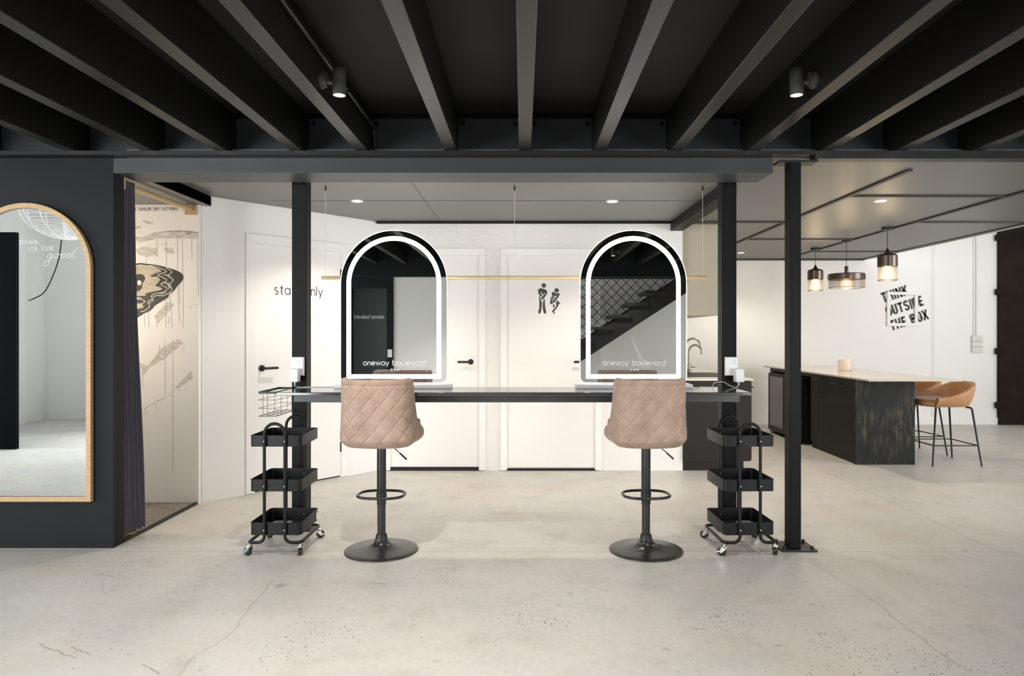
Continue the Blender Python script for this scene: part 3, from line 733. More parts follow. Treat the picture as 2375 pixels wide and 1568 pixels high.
# ------------------------------------------------------------------ quilted velvet stools
def superell(a, b, n, th):
    c, s = math.cos(th), math.sin(th)
    return (a * math.copysign(abs(c) ** (2/n), c), b * math.copysign(abs(s) ** (2/n), s))
def ss(x, a, b):
    t = max(0, min(1, (x - a) / (b - a))); return t*t*(3 - 2*t)
def quilted_shell():
    # plan path of the outer face, left front -> back -> right front
    path = []
    for i in range(241):
        th = PI + PI * i / 240
        x, y = superell(.225, .175, 3.1, th)
        path.append((x, y - .02))
    fr = [(-.225 + .03*(k/30)**2, -.02 + .235 * k / 30) for k in range(30, 0, -1)]
    path = fr + path + [(-x, y) for x, y in fr[::-1]]
    # resample evenly
    cum = [0]
    for a, b in zip(path[:-1], path[1:]): cum.append(cum[-1] + math.hypot(b[0]-a[0], b[1]-a[1]))
    N = 340; L = cum[-1]; P = []; j = 0
    for i in range(N + 1):
        s = L * i / N
        while j < len(cum) - 2 and cum[j+1] < s: j += 1
        f = (s - cum[j]) / max(1e-9, cum[j+1] - cum[j])
        P.append((path[j][0]*(1-f) + path[j+1][0]*f, path[j][1]*(1-f) + path[j+1][1]*f, s - L/2))
    K = 90; zb, W = .645, .094
    bm = bmesh.new(); rings = []
    for i, (x, y, s) in enumerate(P):
        a = P[max(i-1, 0)]; b = P[min(i+1, N)]
        tx, ty = b[0]-a[0], b[1]-a[1]; l = math.hypot(tx, ty); nx, ny = ty/l, -tx/l          # outward
        if nx*x + ny*(y-.05) < 0: nx, ny = -nx, -ny
        q = abs(s) / (L/2)
        ztop = 1.022 - .256 * ss(q, .47, .66) - .010 * ss(q, .72, 1.0) + .006 * (q/.45)**2 * (1 - ss(q, .45, .55))
        zbot = zb - .012 * (1 - q)
        th = .040 * (1 - .97 * ss(q, .90, 1.0))
        ztop -= .05 * max(0, (q - .92) / .08) ** 2
        ring = []
        for k in range(K + 1):
            v = k / K; z = zbot + (ztop - zbot) * v
            f = (z - .64) / .38                                        # 0 bottom .. 1 top
            lean = 1.005 - .065 * ss(f, .0, .7)
            cx_, cy_ = x * lean, y
            if q < .6: cy_ -= .035 * f * (1 - ss(q, .35, .6))
            curl = max(0, 1 - (z - zbot) / .055); inw = .040 * curl * curl
            d1 = s / W + z / .104; d2 = s / W - z / .104
            g = min(abs(d1 - round(d1)), abs(d2 - round(d2))) * W * .7071
            puff = .0032 * (1 - math.exp(-(g / .0055) ** 2)) + .0012 * min(1, g / .03) - .002
            edge = ss(ztop - z, .012, .03); puff *= edge
            if ztop - z < .030: puff -= .003 * math.exp(-((ztop - z - .022) / .004) ** 2)
            ring.append((cx_ + nx * (puff - inw), cy_ + ny * (puff - inw), z))
        tx_, ty_, tz_ = ring[-1]
        for k in range(1, 7):                                          # rolled rim
            al = PI * k / 6
            ring.append((tx_ - nx * th/2 * (1 - math.cos(al)), ty_ - ny * th/2 * (1 - math.cos(al)), tz_ + .014 * math.sin(al)))
        for k in range(1, 13):
            z = ztop + (zbot - ztop) * k / 12
            f = (z - .64) / .38; lean = 1.005 - .065 * ss(f, .0, .7)
            yy = y - (.035 * f * (1 - ss(q, .35, .6)) if q < .6 else 0)
            ring.append((x * lean - nx * th, yy - ny * th, z))
        rings.append([bm.verts.new(p) for p in ring])
    for A, C in zip(rings[:-1], rings[1:]):
        for k in range(len(A)):
            j = (k + 1) % len(A); bm.faces.new((A[k], C[k], C[j], A[j]))
    mb = MB(); mb.bm.free(); mb.bm = bm
    return mb
def rounded_pad(a, b, n, z0, z1, r, cy=0.0, seg=64, crown=0.015):
    mb = MB(); prof = []; hz = z1 - z0
    for k in range(7): al = -PI/2 + PI/2*k/6; prof.append((1 - r + r*math.cos(al), z0 + hz*.4 + hz*.4*math.sin(al)))
    for k in range(7): al = PI/2*k/6; prof.append((1 - r + r*math.cos(al), z1 - hz*.5 + hz*.5*math.sin(al)))
    prof += [(.6, z1 + crown*.7), (.3, z1 + crown)]
    rings = []
    for (m, z) in [(.0, z0)] + prof + [(.0, z1 + crown)]:
        if m == 0: rings.append([mb.bm.verts.new((0, cy, z))]); continue
        rings.append([mb.bm.verts.new((superell(a*m, b*m, n, 2*PI*k/seg)[0], superell(a*m, b*m, n, 2*PI*k/seg)[1] + cy, z)) for k in range(seg)])
    for A, C in zip(rings[:-1], rings[1:]):
        for k in range(seg):
            j = (k+1) % seg
            if len(A) == 1: mb.bm.faces.new((A[0], C[j], C[k]))
            elif len(C) == 1: mb.bm.faces.new((A[k], A[j], C[0]))
            else: mb.bm.faces.new((A[k], A[j], C[j], C[k]))
    return mb
def make_stool():
    t = thing('bar_stool', '', 'stool', (0, 0, 0))
    quilted_shell().build('backrest', 'velvet', t, smooth=True)
    rounded_pad(.228, .205, 3.2, .640, .742, .25, .085, crown=.010).build('seat', 'velvet', t, smooth=True)
    MB().lathe([(0, .275), (.0265, .275), (.0275, .280), (.0275, .64), (0, .64)], seg=32).build('column_sleeve', 'stool_black', t, smooth=True)
    MB().lathe([(0, .07), (.0245, .07), (.0245, .30), (0, .30)], seg=32).build('gas_lift', 'stool_black', t, smooth=True)
    MB().lathe([(.0245, .10), (.029, .10), (.033, .092), (.034, .082), (.036, .074), (.03, .074)], seg=32).build('collar', 'rubber', t, smooth=True)
    prof = [(.034, .078), (.036, .07), (.042, .056), (.054, .043), (.075, .032), (.105, .024), (.145, .018), (.185, .013), (.212, .009), (.218, .006), (.219, .003), (.218, 0), (.20, 0), (0, .002)]
    MB().lathe(prof, seg=72).build('base', 'stool_black', t, smooth=True)
    pts = [(*superell(.138, .108, 2.7, 2*PI*k/48), .334) for k in range(48)]
    mb = MB().tube(pts, .0085, 10, closed=True); mb.cyl((0, .02, .334), (0, .108, .334), .008, 10)
    mb.lathe([(.0275, .318), (.031, .320), (.031, .348), (.0275, .350)], seg=28)
    mb.build('footrest', 'stool_black', t, smooth=True)
    MB().tube([(.055, -.03, .645), (.075, -.03, .625), (.118, -.03, .588), (.12, -.03, .586), (.158, -.03, .551), (.16, -.03, .549)], [.003, .003, .003, .0055, .0055, .003], 10).build('lever', 'stool_black', t, smooth=True)
    B(-.08, .08, -.07, .09, .628, .642).build('mount_plate', 'stool_black', t)
    return t
s1 = make_stool(); s1.location = (-.845, 4.09, 0)
s1['label'] = 'quilted taupe velvet bar stool in front of the left lit arched mirror'
s2 = copy_tree(s1); s2.location = (.739, 4.09, 0)
s2['label'] = 'quilted taupe velvet bar stool in front of the right lit arched mirror'
for s in (s1, s2): s['group'] = 'quilted bar stools at the styling desk'
s1.rotation_euler.z = math.radians(-3); s2.rotation_euler.z = math.radians(3)

# ------------------------------------------------------------------ three-tier trolleys
def rrect(hx, hy, r, n=5):
    out = []
    for (cx, cy, a0) in ((hx-r, hy-r, 0), (-hx+r, hy-r, 90), (-hx+r, -hy+r, 180), (hx-r, -hy+r, 270)):
        out += arc(cx, cy, r, a0, a0 + 90, n)
    return out
def make_trolley(mirror=1):
    t = thing('trolley', '', 'trolley', (0, 0, 0))
    for (z0, z1) in ((.636, .700), (.374, .442), (.118, .190)):
        mb = MB()
        mb.ring(rrect(.150, .172, .024), rrect(.148, .170, .022), 'z', z0, z1)
        mb.ring(rrect(.1515, .1735, .024), rrect(.147, .169, .022), 'z', z1 - .004, z1 + .001)
        tr = mb.build('tray', 'trolley', t, smooth=True)
        MB().prism(rrect(.148, .170, .022), 'z', z0 + .001, z0 + .0025).build('tray_floor', 'perforated', tr)
        for sx in (-.060, .060):
            for sy, n_ in ((-.1955, -1), (.168, 1)):
                MB().sphere((sx, sy, z0 + .034), .0042, 10).build('screw', 'screw', tr, smooth=True)
    for sy, nm in ((-1, 'front'), (1, 'rear')):
        yb = sy * .184
        pts = [(-.150, sy*.176, .078), (-.120, yb, .078)] + [(-.085 + .025*math.sin(a), yb, .103 - .025*math.cos(a)) for a in [PI/2*k/6 for k in range(7)]]
        pts = [(-.155, sy*.15, .078), (-.150, sy*.172, .078), (-.135, yb, .078), (-.10, yb, .078)] + [(-.10 + .04*math.sin(a), yb, .118 - .04*math.cos(a)) for a in [PI/2*k/6 for k in range(1, 7)]]
        pts += [(-.060, yb, .40), (-.060, yb, .712)] + [(.060*-math.cos(a), yb, .712 + .060*math.sin(a)) for a in [PI*k/14 for k in range(1, 14)]]
        left = pts[:]; right = [(-x, y, z) for x, y, z in pts[:12]][::-1]
        MB().tube(left + right, .0092, 12).build('frame_hoop', 'trolley', t, smooth=True)
    for sx in (-1, 1):
        MB().tube([(sx*.155, -.152, .078), (sx*.155, .152, .078)], .0092, 12).build('side_rail', 'trolley', t, smooth=True)
    k = 0
    for (cx, cy, ang, brake) in ((-.150, -.175, 2.6, True), (.148, -.175, 2.0 if mirror > 0 else .9, mirror < 0), (.150, .165, .5, True), (-.150, .165, 2.5, False)):
        c = thing('caster', None, None, (cx, cy, 0), ang); c.parent = t
        bpy.data.objects.remove(c)
        mb = MB(); mb.cyl((0, 0, .050), (0, 0, .072), .008, 12); mb.lathe([(0, .058), (.018, .058), (.020, .053), (.016, .048), (0, .048)], seg=20)
        for sx in (-1, 1): mb.prism([(-.012, .050), (.014, .050), (.022, .030), (.026, .020), (.012, .018), (-.010, .040)], 'y', sx*.0135, sx*.0155)
        fk = mb.build('caster', 'chrome', t, smooth=True, loc=(cx, cy, 0)); fk.rotation_euler = (0, 0, ang)
        MB().tube([(.014, -.011, .025), (.014, -.009, .025), (.014, .009, .025), (.014, .011, .025)], [.021, .025, .025, .021], 24).build('wheel', 'rubber', fk, smooth=True)
        if brake: MB().prism([(.02, .030), (.046, .026), (.050, .020), (.026, .022)], 'y', -.012, .012).build('brake_lever', 'chrome', fk)
    return t
c1 = make_trolley(1); c1.location = (-1.447, 4.168, 0)
c1['label'] = 'black three-tier metal trolley on castors in front of the left desk post'
o = B(.1518, .1524, .118, .155, .128, .180).build('label_sticker', 'plastic', c1); o['label'] = 'white and red sticker'
B(.1525, .1528, .121, .152, .170, .177).build('sticker_band', 'red', o)
c2 = make_trolley(-1); c2.location = (1.322, 4.168, 0); c2.rotation_euler.z = math.radians(2.0)
c2['label'] = 'black three-tier metal trolley on castors between the right desk post and the freestanding post'
for c in (c1, c2): c['group'] = 'three-tier trolleys beside the desk'

# ------------------------------------------------------------------ doors
def lever_handle(parent, x, y, z, direction):
    h = B(0, 0.001, 0, .001, 0, .001)
    h.bm.clear()
    h.tube([(0, 0, 0), (0, -.010, 0), (0, -.012, 0)], [.026, .026, .022], 28)
    h.tube([(0, -.010, 0), (0, -.045, 0)], .010, 14)
    h.tube([(0, -.045, 0), (direction*.02, -.050, 0), (direction*.115, -.050, 0), (direction*.122, -.050, 0)], [.0105, .0105, .0105, .006], 14)
    return h.build('handle', 'black_steel', parent, smooth=True, loc=(x, y, z))
def door_on_back(n, x0, x1, ztop, hx, hdir, gap):
    d = struct(B(x0, x1, YB - .006, YB - .0005, .03, ztop), 'door_%d' % n, 'door')
    cw = .062
    mb = MB()
    for (a, b) in ((x0 - .012 - cw, x0 - .012), (x1 + .012, x1 + .012 + cw)): mb.box(a, b, YB - .018, YB - .0006, 0.005, ztop + .012, bev=.002)
    mb.box(x0 - .012 - cw, x1 + .012 + cw, YB - .018, YB - .0006, ztop + .0125, ztop + .012 + cw, bev=.002)
    mb.build('door_frame', 'wall', d)
    mb = MB()
    for (a, b) in ((x0 - .011, x0 - .002), (x1 + .002, x1 + .011)): mb.box(a, b, YB - .010, YB - .0006, .005, ztop + .002)
    mb.box(x0 - .011, x1 + .011, YB - .010, YB - .0006, ztop + .003, ztop + .011)
    mb.build('door_stop', 'door', d)
    mb = MB(); mb.box(x0 - .03, x1 + .03, YB - .016, YB - .0006, 0.0005, gap, bev=0); mb.build('bottom_gap_shade', 'gap', d)  # black strip painted in for the shaded gap under the leaf
    lever_handle(d, hx, YB - .006, (H - (839 - VY) / 244.7), hdir)
    return d
d2 = door_on_back(2, (909-VX)/244.6, (1108-VX)/244.6, H + (773-595)/244.6, (1092-VX)/244.8, -1, .035)
d3 = door_on_back(3, (1179-VX)/244.6, (1377-VX)/244.6, H + (773-595)/244.6, (1360-VX)/244.8, -1, .022)
# restroom pictogram on door 3
mb = MB(); DP = YB - .0068
def Q(x, y): return px(1230 + x * 90 / 1411, 640 + y * 100 / 1568, DP)
def qpoly(pts, n=6, closed=True):
    p = bez(pts + [pts[0]], n)[:-1] if closed else bez(pts, n)
    return [Q(*a) for a in p]
mb.flat([Q(490 + 82*math.cos(a), 348 + 82*math.sin(a)) for a in [2*PI*k/28 for k in range(28)]], 'y', DP)
mb.flat(qpoly([(290, 480), (370, 452), (470, 465), (570, 510), (620, 590), (590, 670), (520, 780), (440, 870), (395, 862), (400, 800), (360, 740), (300, 640), (280, 550)]), 'y', DP)
mb.flat([Q(*p) for p in ((320, 715), (375, 800), (365, 860), (400, 900), (425, 960), (415, 1140), (400, 1250), (375, 1350), (330, 1380), (285, 1355), (290, 1280), (325, 1150), (325, 950))], 'y', DP)
mb.flat([Q(*p) for p in ((530, 812), (470, 890), (425, 905), (490, 890), (455, 960), (447, 1150), (465, 1270), (490, 1355), (530, 1380), (578, 1355), (580, 1300), (540, 1120), (530, 950))], 'y', DP)
mb.flat([Q(957 + 82*math.cos(a), 527 + 80*math.sin(a)) for a in [2*PI*k/28 for k in range(28)]], 'y', DP)
mb.flat(qpoly([(775, 630), (830, 575), (890, 610), (950, 635), (1040, 628), (1066, 665), (1040, 740), (960, 860), (880, 975), (840, 975), (832, 930), (800, 800)]), 'y', DP)
mb.flat([Q(*p) for p in ((760, 725), (820, 920), (815, 1020), (708, 1020), (735, 870))], 'y', DP)
mb.flat([Q(*p) for p in ((990, 880), (1100, 1018), (1025, 1025), (1020, 1085), (850, 1320), (800, 1325), (780, 1290), (910, 1140), (945, 1070), (925, 985))], 'y', DP)
mb.flat([Q(*p) for p in ((828, 1025), (880, 1040), (888, 1110), (825, 1180))], 'y', DP)
mb.flat([Q(*p) for p in ((820, 1350), (885, 1305), (893, 1345), (855, 1392))], 'y', DP)
pic = tag(mb.build('pictogram', 'ink', d3, tri=True), 'dark pictogram of two figures with crossed legs')
mb = MB()
for pts in ([(380, 590), (450, 710), (530, 635)], [(450, 710), (385, 790)], [(850, 715), (895, 800), (970, 715)], [(895, 800), (835, 885)]):
    mb.ribbon([Q(*p) for p in pts], .0065, 'y', DP - .0004)
mb.build('pictogram_line', 'door', pic)
# staff door in the angled wall
sa, sb = on_angled(590.5), on_angled(788)
fa = F / angled_point(sa).y
ztop1 = H + (773 - 565.5) / fa
d1 = struct(B(sa, sb, -.005, -.0005, .018, ztop1), 'door_1', 'door'); d1.location = (A0.x, A0.y, 0); d1.rotation_euler = (0, 0, AANG)
mb = MB(); cw = .075
mb.box(sa - .003 - cw, sa - .003, -.011, -.0006, .003, ztop1 + .004, bev=.002); mb.box(sb + .012, sb + .012 + cw, -.012, -.0006, .003, ztop1 + .004, bev=.002)
mb.box(sa - .003 - cw, sb + .012 + cw, -.016, -.0006, ztop1 + .0045, ztop1 + .004 + cw, bev=.002)
mb.build('door_frame', 'wall', d1)
B(sa, sb, -.007, -.0006, ztop1 + .0002, ztop1 + .0042).build('top_gap', 'plastic_grey', d1)
B(sa + .004, sb, -.004, -.0006, .006, .017).build('bottom_gap', 'gap', d1)
sh = on_angled(606); lever_handle(d1, sh, -.005, H - (854 - VY) / (F / angled_point(sh).y), 1)
for yy in (637, 1036):
    fh = F / angled_point(sb).y; z = H - (yy - VY) / fh
    MB().cyl((sb + .006, -.008, z - .045), (sb + .006, -.008, z + .045), .006, 10).build('hinge', 'black_steel', d1, smooth=True)
s0, s9 = on_angled(636), on_angled(747)
f0 = F / angled_point(s0).y
mb = MB(); lettering(mb, 'staff only', .0545, 'y', -.0058, s0, H - (682 - VY) / f0, .0085, gap=.36, total=s9 - s0)
tag(mb.build('lettering', 'ink', d1), 'staff only lettering')
# brown steel door at the far right
x0d = (2312 - VX) / 162.5
d4 = struct(B(x0d, 8.05, YK - .06, YK - .001, .0, 3.3), 'door_4', 'rust')
for yy in (552, 677.6, 814.5, 939):
    z = H - (yy - VY) / 162.8
    B(x0d - .045, x0d + .004, YK - .075, YK - .015, z - .042, z + .042, bev=.004).build('hinge', 'rust', d4)

# ------------------------------------------------------------------ charcoal wall: arched oak mirror
MXC, MZ0, MZS, MHW = (62 - VX) / 385, .287, 1.690, .394
t = thing('arched_mirror', 'tall arched wall mirror in a pale oak frame on the charcoal wall', 'mirror', (MXC, 4.128, 0))
MB().ring(arch(MHW, MZ0, MZS), arch(MHW - .030, MZ0 + .030, MZS), 'y', -.030, 0).build('frame', 'oak', t, bevel=.003)
MB().prism(arch(MHW - .030, MZ0 + .030, MZS), 'y', -.016, -.0005).build('glass', 'mirror', t)
GY = -.0165
def mpx(x, y): a, b = px(x, y, 4.128 - .0165); return (a - MXC, b)
mb = MB()
a = mpx(46, 566); b = mpx(93, 556)
lettering(mb, 'DAMN,', b[1] - a[1], 'y', GY, a[0], a[1], .006, gap=.18, total=b[0] - a[0], glyphs=CP)
mb.build('lettering', 'frost', t)
GL2 = dict(GL); GL2['k'] = ([[(0, 1.55), (0, 0)], [(.6, 1), (.02, .45)], [(.2, .6), (.65, 0)]], .65)
mb = MB(); a = mpx(66, 581); b = mpx(124, 573)
lettering(mb, 'you look', .0225, 'y', GY, a[0], a[1], .0042, gap=.22, total=b[0] - a[0], glyphs=GL2)
mb.build('lettering', 'frost', t)
mb = MB()
sc = lambda P: [mpx(x / 3.484, 350 + y / 3.484) for x, y in P]
for st in ([(420, 830), (395, 838), (378, 860), (392, 866), (412, 850), (425, 828), (410, 870), (390, 915), (370, 930), (358, 920), (372, 898), (420, 868)],
           [(420, 868), (445, 838), (468, 830), (470, 850), (450, 866), (440, 850), (452, 834), (490, 840)], [(490, 840), (510, 830), (525, 838), (518, 860), (498, 862), (494, 846), (512, 834), (540, 842)],
           [(572, 832), (548, 838), (538, 858), (552, 864), (575, 842), (600, 810), (622, 785), (600, 820), (580, 855), (592, 862), (615, 850)]):
    mb.ribbon(bez(sc(st), 5), .0052, 'y', GY)
mb.build('lettering', 'frost', t)
mb = MB(); a = mpx(-58, 1133)
lettering(mb, 'oneway boulevard', .030, 'y', GY, a[0], a[1], .005, total=mpx(142, 0)[0] - a[0])
mb.build('lettering', 'frost_faint', t)

# ------------------------------------------------------------------ curtained room: carpet, curtain, rod, mural
tag(B(-3.6, -2.49, 4.245, 5.189, .0005, .014).build('carpet', 'carpet', origin=(-3.0, 4.7, 0)), 'grey-brown tufted carpet in the curtained room on the left', 'carpet')
struct(B(-2.489, -2.472, 4.245, 5.185, .0005, .018), 'trim_%d' % n_t, 'black_steel'); n_t += 1
t = thing('curtain_rod', 'round oak curtain rod in square brackets over the doorway on the left', 'curtain rod', (-2.515, 4.72, 2.238))
MB().cyl((0, -.47, 0), (0, .462, 0), .0165, 18).build('rod', 'oak_y', t, smooth=True)
for yy in (.452, -.478): B(-.045, .040, yy, yy + .017, -.040, .035, bev=.003).build('bracket', 'oak', t)  # the nearer bracket is added in place of a thin gap of light
mb = MB(); nz, ns = 26, 90; rows = []
for i in range(nz + 1):
    v = i / nz; z = 2.262 - (2.262 - .040) * v
    row = []
    for k in range(ns + 1):
        u = k / ns
        amp = .026 + .012 * v
        wv = math.sin(u * 2 * PI * 5.5 + .6 * math.sin(2 * v)) * amp
        yy = 4.258 + (.115 + .065 * v) * u
        row.append((-2.512 + wv + .028 * v * ss(u, .2, 1) + .006 * math.sin(7*v + 9*u), yy, z + .02 * math.sin(u * 9) * v * .4))
    rows.append(row)
F_ = [[mb.bm.verts.new(p) for p in r] for r in rows]; G_ = [[mb.bm.verts.new((p[0] - .004, p[1], p[2])) for p in r] for r in rows]
for i in range(nz):
    for k in range(ns):
        mb.bm.faces.new((F_[i][k], F_[i+1][k], F_[i+1][k+1], F_[i][k+1])); mb.bm.faces.new((G_[i][k], G_[i][k+1], G_[i+1][k+1], G_[i+1][k]))
for k in range(ns):
    for i in (0, nz): mb.bm.faces.new((F_[i][k], F_[i][k+1], G_[i][k+1], G_[i][k]))
for i in range(nz):
    for k in (0, ns): mb.bm.faces.new((F_[i][k], F_[i+1][k], G_[i+1][k], G_[i][k]))
tag(mb.build('curtain', 'curtain', smooth=True, origin=(-2.51, 4.32, .04)), 'dark plum curtain drawn open at the end of the charcoal wall', 'curtain')
mb = MB().lathe([(0, 0), (.11, 0), (.115, .004), (.115, .014), (.11, .020), (.03, .024), (0, .024)], (0, 0, 0), 40)
tag(mb.build('brass_base', 'brass', smooth=True, loc=(-2.60, 4.385, .014)), 'round polished brass base on the carpet under the curtain', 'lamp base')
# mural painted on the white wall
MY = 5.1888
t = thing('wall_mural', 'black and grey hand-painted mural with paint drips on the white wall behind the curtain', 'mural', (-2.6, MY, 1.2))
def mu(x, y): a, b = px(310 + x * 170 / 919, 470 + y * 290 / 1568, MY); return (a + 2.6, b - 1.2)
def mp_(P, n=5, closed=True): return [mu(*p) for p in (bez(P + [P[0]], n)[:-1] if closed else bez(P, n))]
MB().flat([mu(*p) for p in ((-60, 430), (60, 500), (300, 455), (450, 447), (550, 452), (650, 447), (815, 456), (815, 370), (700, 352), (560, 350), (400, 358), (240, 380), (120, 430), (-60, 420))], 'y', -.0002).build('brush_stroke', 'wash', t, tri=True)
MB().flat([mu(*p) for p in ((20, 590), (100, 560), (285, 570), (285, 660), (150, 680), (60, 650))], 'y', -.0002).build('brush_stroke', 'wash', t, tri=True)
MB().flat([mu(*p) for p in ((385, 562), (495, 570), (510, 640), (420, 640), (390, 600))], 'y', -.0002).build('brush_stroke', 'wash', t, tri=True)
MB().flat([mu(*p) for p in ((100, 225), (140, 220), (260, 255), (205, 278), (130, 250))], 'y', -.0002).build('brush_stroke', 'wash', t, tri=True)
MB().flat([mu(*p) for p in ((-40, 300), (110, 290), (60, 330), (-40, 350))], 'y', -.0002).build('brush_stroke', 'wash', t, tri=True)
MB().flat([mu(*p) for p in ((260, 1420), (420, 1250), (520, 1270), (400, 1420), (300, 1520))], 'y', -.0002).build('brush_stroke', 'wash', t, tri=True)
y2 = lambda x, y: px(x / 3.136, 800 + y / 3.136, MY)
for P in (((1015, 130), (1075, 150), (1180, 20), (1290, -40), (1340, -20), (1200, 100), (1090, 165), (1035, 235)), ((1265, 320), (1390, 190), (1405, 240), (1300, 315))):
    MB().flat([(y2(*p)[0] + 2.6, y2(*p)[1] - 1.2) for p in P], 'y', -.0002).build('brush_stroke', 'wash', t, tri=True)

mb = MB(); mb.flat([mu(*p) for p in ((320, 375), (450, 352), (600, 350), (812, 372), (812, 388), (740, 382), (690, 400), (620, 362), (420, 368))], 'y', -.0003); mb.build('dark_stroke', 'wash_dark', t, tri=True)
mb = MB()
for (x, ya, yb) in ((290, 460, 685), (408, 452, 800), (549, 452, 840), (612, 452, 900), (728, 452, 712), (801, 456, 900), (157, 680, 760), (482, 1120, 1165), (138, 1400, 1568), (186, 1360, 1568), (403, 1210, 1568), (440, 1430, 1515), (290, 1500, 1568)):
    mb.ribbon([mu(x, ya), mu(x + 2, yb)], .0022, 'y', -.0003)
for P in ([(801, 900), (812, 1180)], [(620, 900), (620, 1568)], [(549, 1040), (575, 1510)], [(575, 1030), (582, 1275)], [(452, 1140), (483, 1568)]):
    mb.ribbon([mu(*p) for p in P], .0022, 'y', -.0003)
for (x, ya, yb) in ((1200, -40, 375), (1256, -40, 920), (1157, 0, 85), (1337, 0, 55), (1135, 410, 485), (1060, 465, 520), (1035, 230, 320)):
    mb.ribbon([(y2(x, ya)[0] + 2.6, y2(x, ya)[1] - 1.2), (y2(x + 1, yb)[0] + 2.6, y2(x + 1, yb)[1] - 1.2)], .002, 'y', -.0003)
for P in ([(1045, 470), (1085, 440)], [(1095, 435), (1125, 428)], [(1140, 412), (1195, 385)], [(1228, 370), (1252, 366)], [(1290, 330), (1310, 328)], [(1340, 324), (1352, 322)]):
    mb.ribbon([(y2(*p)[0] + 2.6, y2(*p)[1] - 1.2) for p in P], .003, 'y', -.0003)
for P in ([(690, 1325), (735, 1310)], [(760, 1285), (790, 1275)], [(350, 530), (420, 522)], [(95, 555), (210, 548)], [(290, 668), (310, 662)]):
    mb.ribbon([mu(*p) for p in P], .003, 'y', -.0003)
mb.build('paint_drips', 'drip', t)
mb = MB()
mb.flat(mp_([(-120, 790), (60, 760), (170, 768), (300, 785), (440, 820), (545, 855), (600, 890), (626, 935), (600, 990), (550, 1045), (500, 1110), (445, 1145), (430, 1190), (350, 1240), (270, 1290), (230, 1335), (180, 1370), (120, 1395), (85, 1420), (-120, 1500), (-200, 1100)], 6), 'y', -.0005)
mb.build('black_shape', 'paint_black', t, tri=True)
mb = MB()
mb.flat(mp_([(-120, 810), (60, 778), (150, 785), (270, 815), (330, 855), (280, 875), (215, 905), (210, 935), (290, 930), (330, 965), (300, 1010), (275, 1040), (340, 1065), (350, 1090), (250, 1115), (150, 1140), (150, 1165), (60, 1170), (-120, 1180), (-160, 1000)], 6), 'y', -.0008)
mb.flat(mp_([(-120, 1200), (60, 1185), (120, 1215), (150, 1240), (110, 1280), (130, 1310), (60, 1330), (-120, 1340)], 6), 'y', -.0008)
mb.build('pale_centre', mat('pale mural wash', (0.52, 0.47, 0.39), 0.6, var=0.25, scale=10, stretch=(1, 1, 5)), t, tri=True)
mb = MB()
mb.flat(mp_([(20, 905), (90, 898), (135, 920), (142, 965), (110, 1020), (100, 1080), (40, 1110), (20, 1000)], 6), 'y', -.0011)
mb.flat(mp_([(20, 1225), (90, 1215), (130, 1240), (90, 1262), (20, 1255)], 6), 'y', -.0011)
mb.build('eye_hollow', 'paint_black', t, tri=True)
mb = MB(); mb.flat([mu(72 + 26*math.cos(a), 1005 + 32*math.sin(a)) for a in [2*PI*k/20 for k in range(20)]], 'y', -.0013); mb.build('eye_glint', 'paint_white', t)
mb = MB()
mb.ribbon(mp_([(195, 785), (300, 808), (390, 845), (408, 868), (340, 890), (300, 912), (350, 930), (410, 965), (400, 990), (345, 1015), (360, 1040), (415, 1070), (400, 1110), (330, 1130), (270, 1140), (220, 1175), (240, 1205), (180, 1240), (200, 1300), (150, 1350), (88, 1370)], 5, False), .0045, 'y', -.0012)
mb.ribbon(mp_([(405, 820), (450, 840), (482, 870), (440, 905), (430, 920), (490, 960), (490, 985), (445, 1030), (475, 1065), (480, 1095), (430, 1140), (370, 1168), (290, 1165), (240, 1190), (245, 1225), (180, 1270)], 5, False), .0045, 'y', -.0012)
mb.ribbon(mp_([(60, 782), (180, 790), (290, 825), (345, 856), (290, 880), (215, 915), (230, 938), (300, 940)], 5, False), .0035, 'y', -.0012)
mb.build('wave_line', 'paint_white', t)
mb = MB()
for P in ([(350, 905), (420, 900), (480, 940), (440, 925)], [(360, 1010), (430, 1000), (470, 1040), (440, 1090), (420, 1030)], [(300, 1150), (370, 1150), (420, 1120), (350, 1135)]):
    mb.flat(mp_(P, 5), 'y', -.0009)
mb.build('grey_wave', 'drip', t, tri=True)
mb = MB(); a = mu(50, 104); b = mu(548, 66)
lettering(mb, '@ TAYLER JOY TATTOOS', .0245, 'y', -.0006, a[0] - .03, a[1], .0028, gap=.17, total=b[0] - a[0] + .03, glyphs=CP, ang=.012)
mb.build('lettering', 'ink', t)

# ------------------------------------------------------------------ kitchen run behind the desk
t = thing('kitchen_cabinet', 'dark base cabinets behind the desk at its right end, running back along the kitchen wall', 'cabinet', (1.83, 6.45, 0))
B(-.312, .325, 0, 3.25, .09, .851, bev=.002).build('carcass', 'cab', t)
B(-.312, .264, .02, 3.25, 0, .0895).build('kickboard', 'cab', t)
for k in range(4):
    d = B(.326, .344, .03 + k*.8, .03 + k*.8 + .79, .095, .845, bev=.002).build('door', 'cab', t)
    B(.362, .370, .06 + k*.8, .22 + k*.8, .78, .79).build('handle', 'black_steel', d)
tag(B(1.518, 2.18, 6.44, 9.735, .8512, .871, bev=.002).build('kitchen_worktop', 'quartz', origin=(1.85, 8.1, .8512)), 'pale stone worktop on the dark base cabinets behind the right desk post', 'worktop')
mb = MB(); mb.ring(rrect(.24, .33, .03), rrect(.222, .312, .02), 'z', 0, .004); mb.prism(rrect(.223, .313, .02), 'z', .0002, .0012)
tag(mb.build('sink', 'rubber', loc=(1.85, 7.05, .8712)), 'black sink set in the kitchen worktop behind the desk', 'sink')
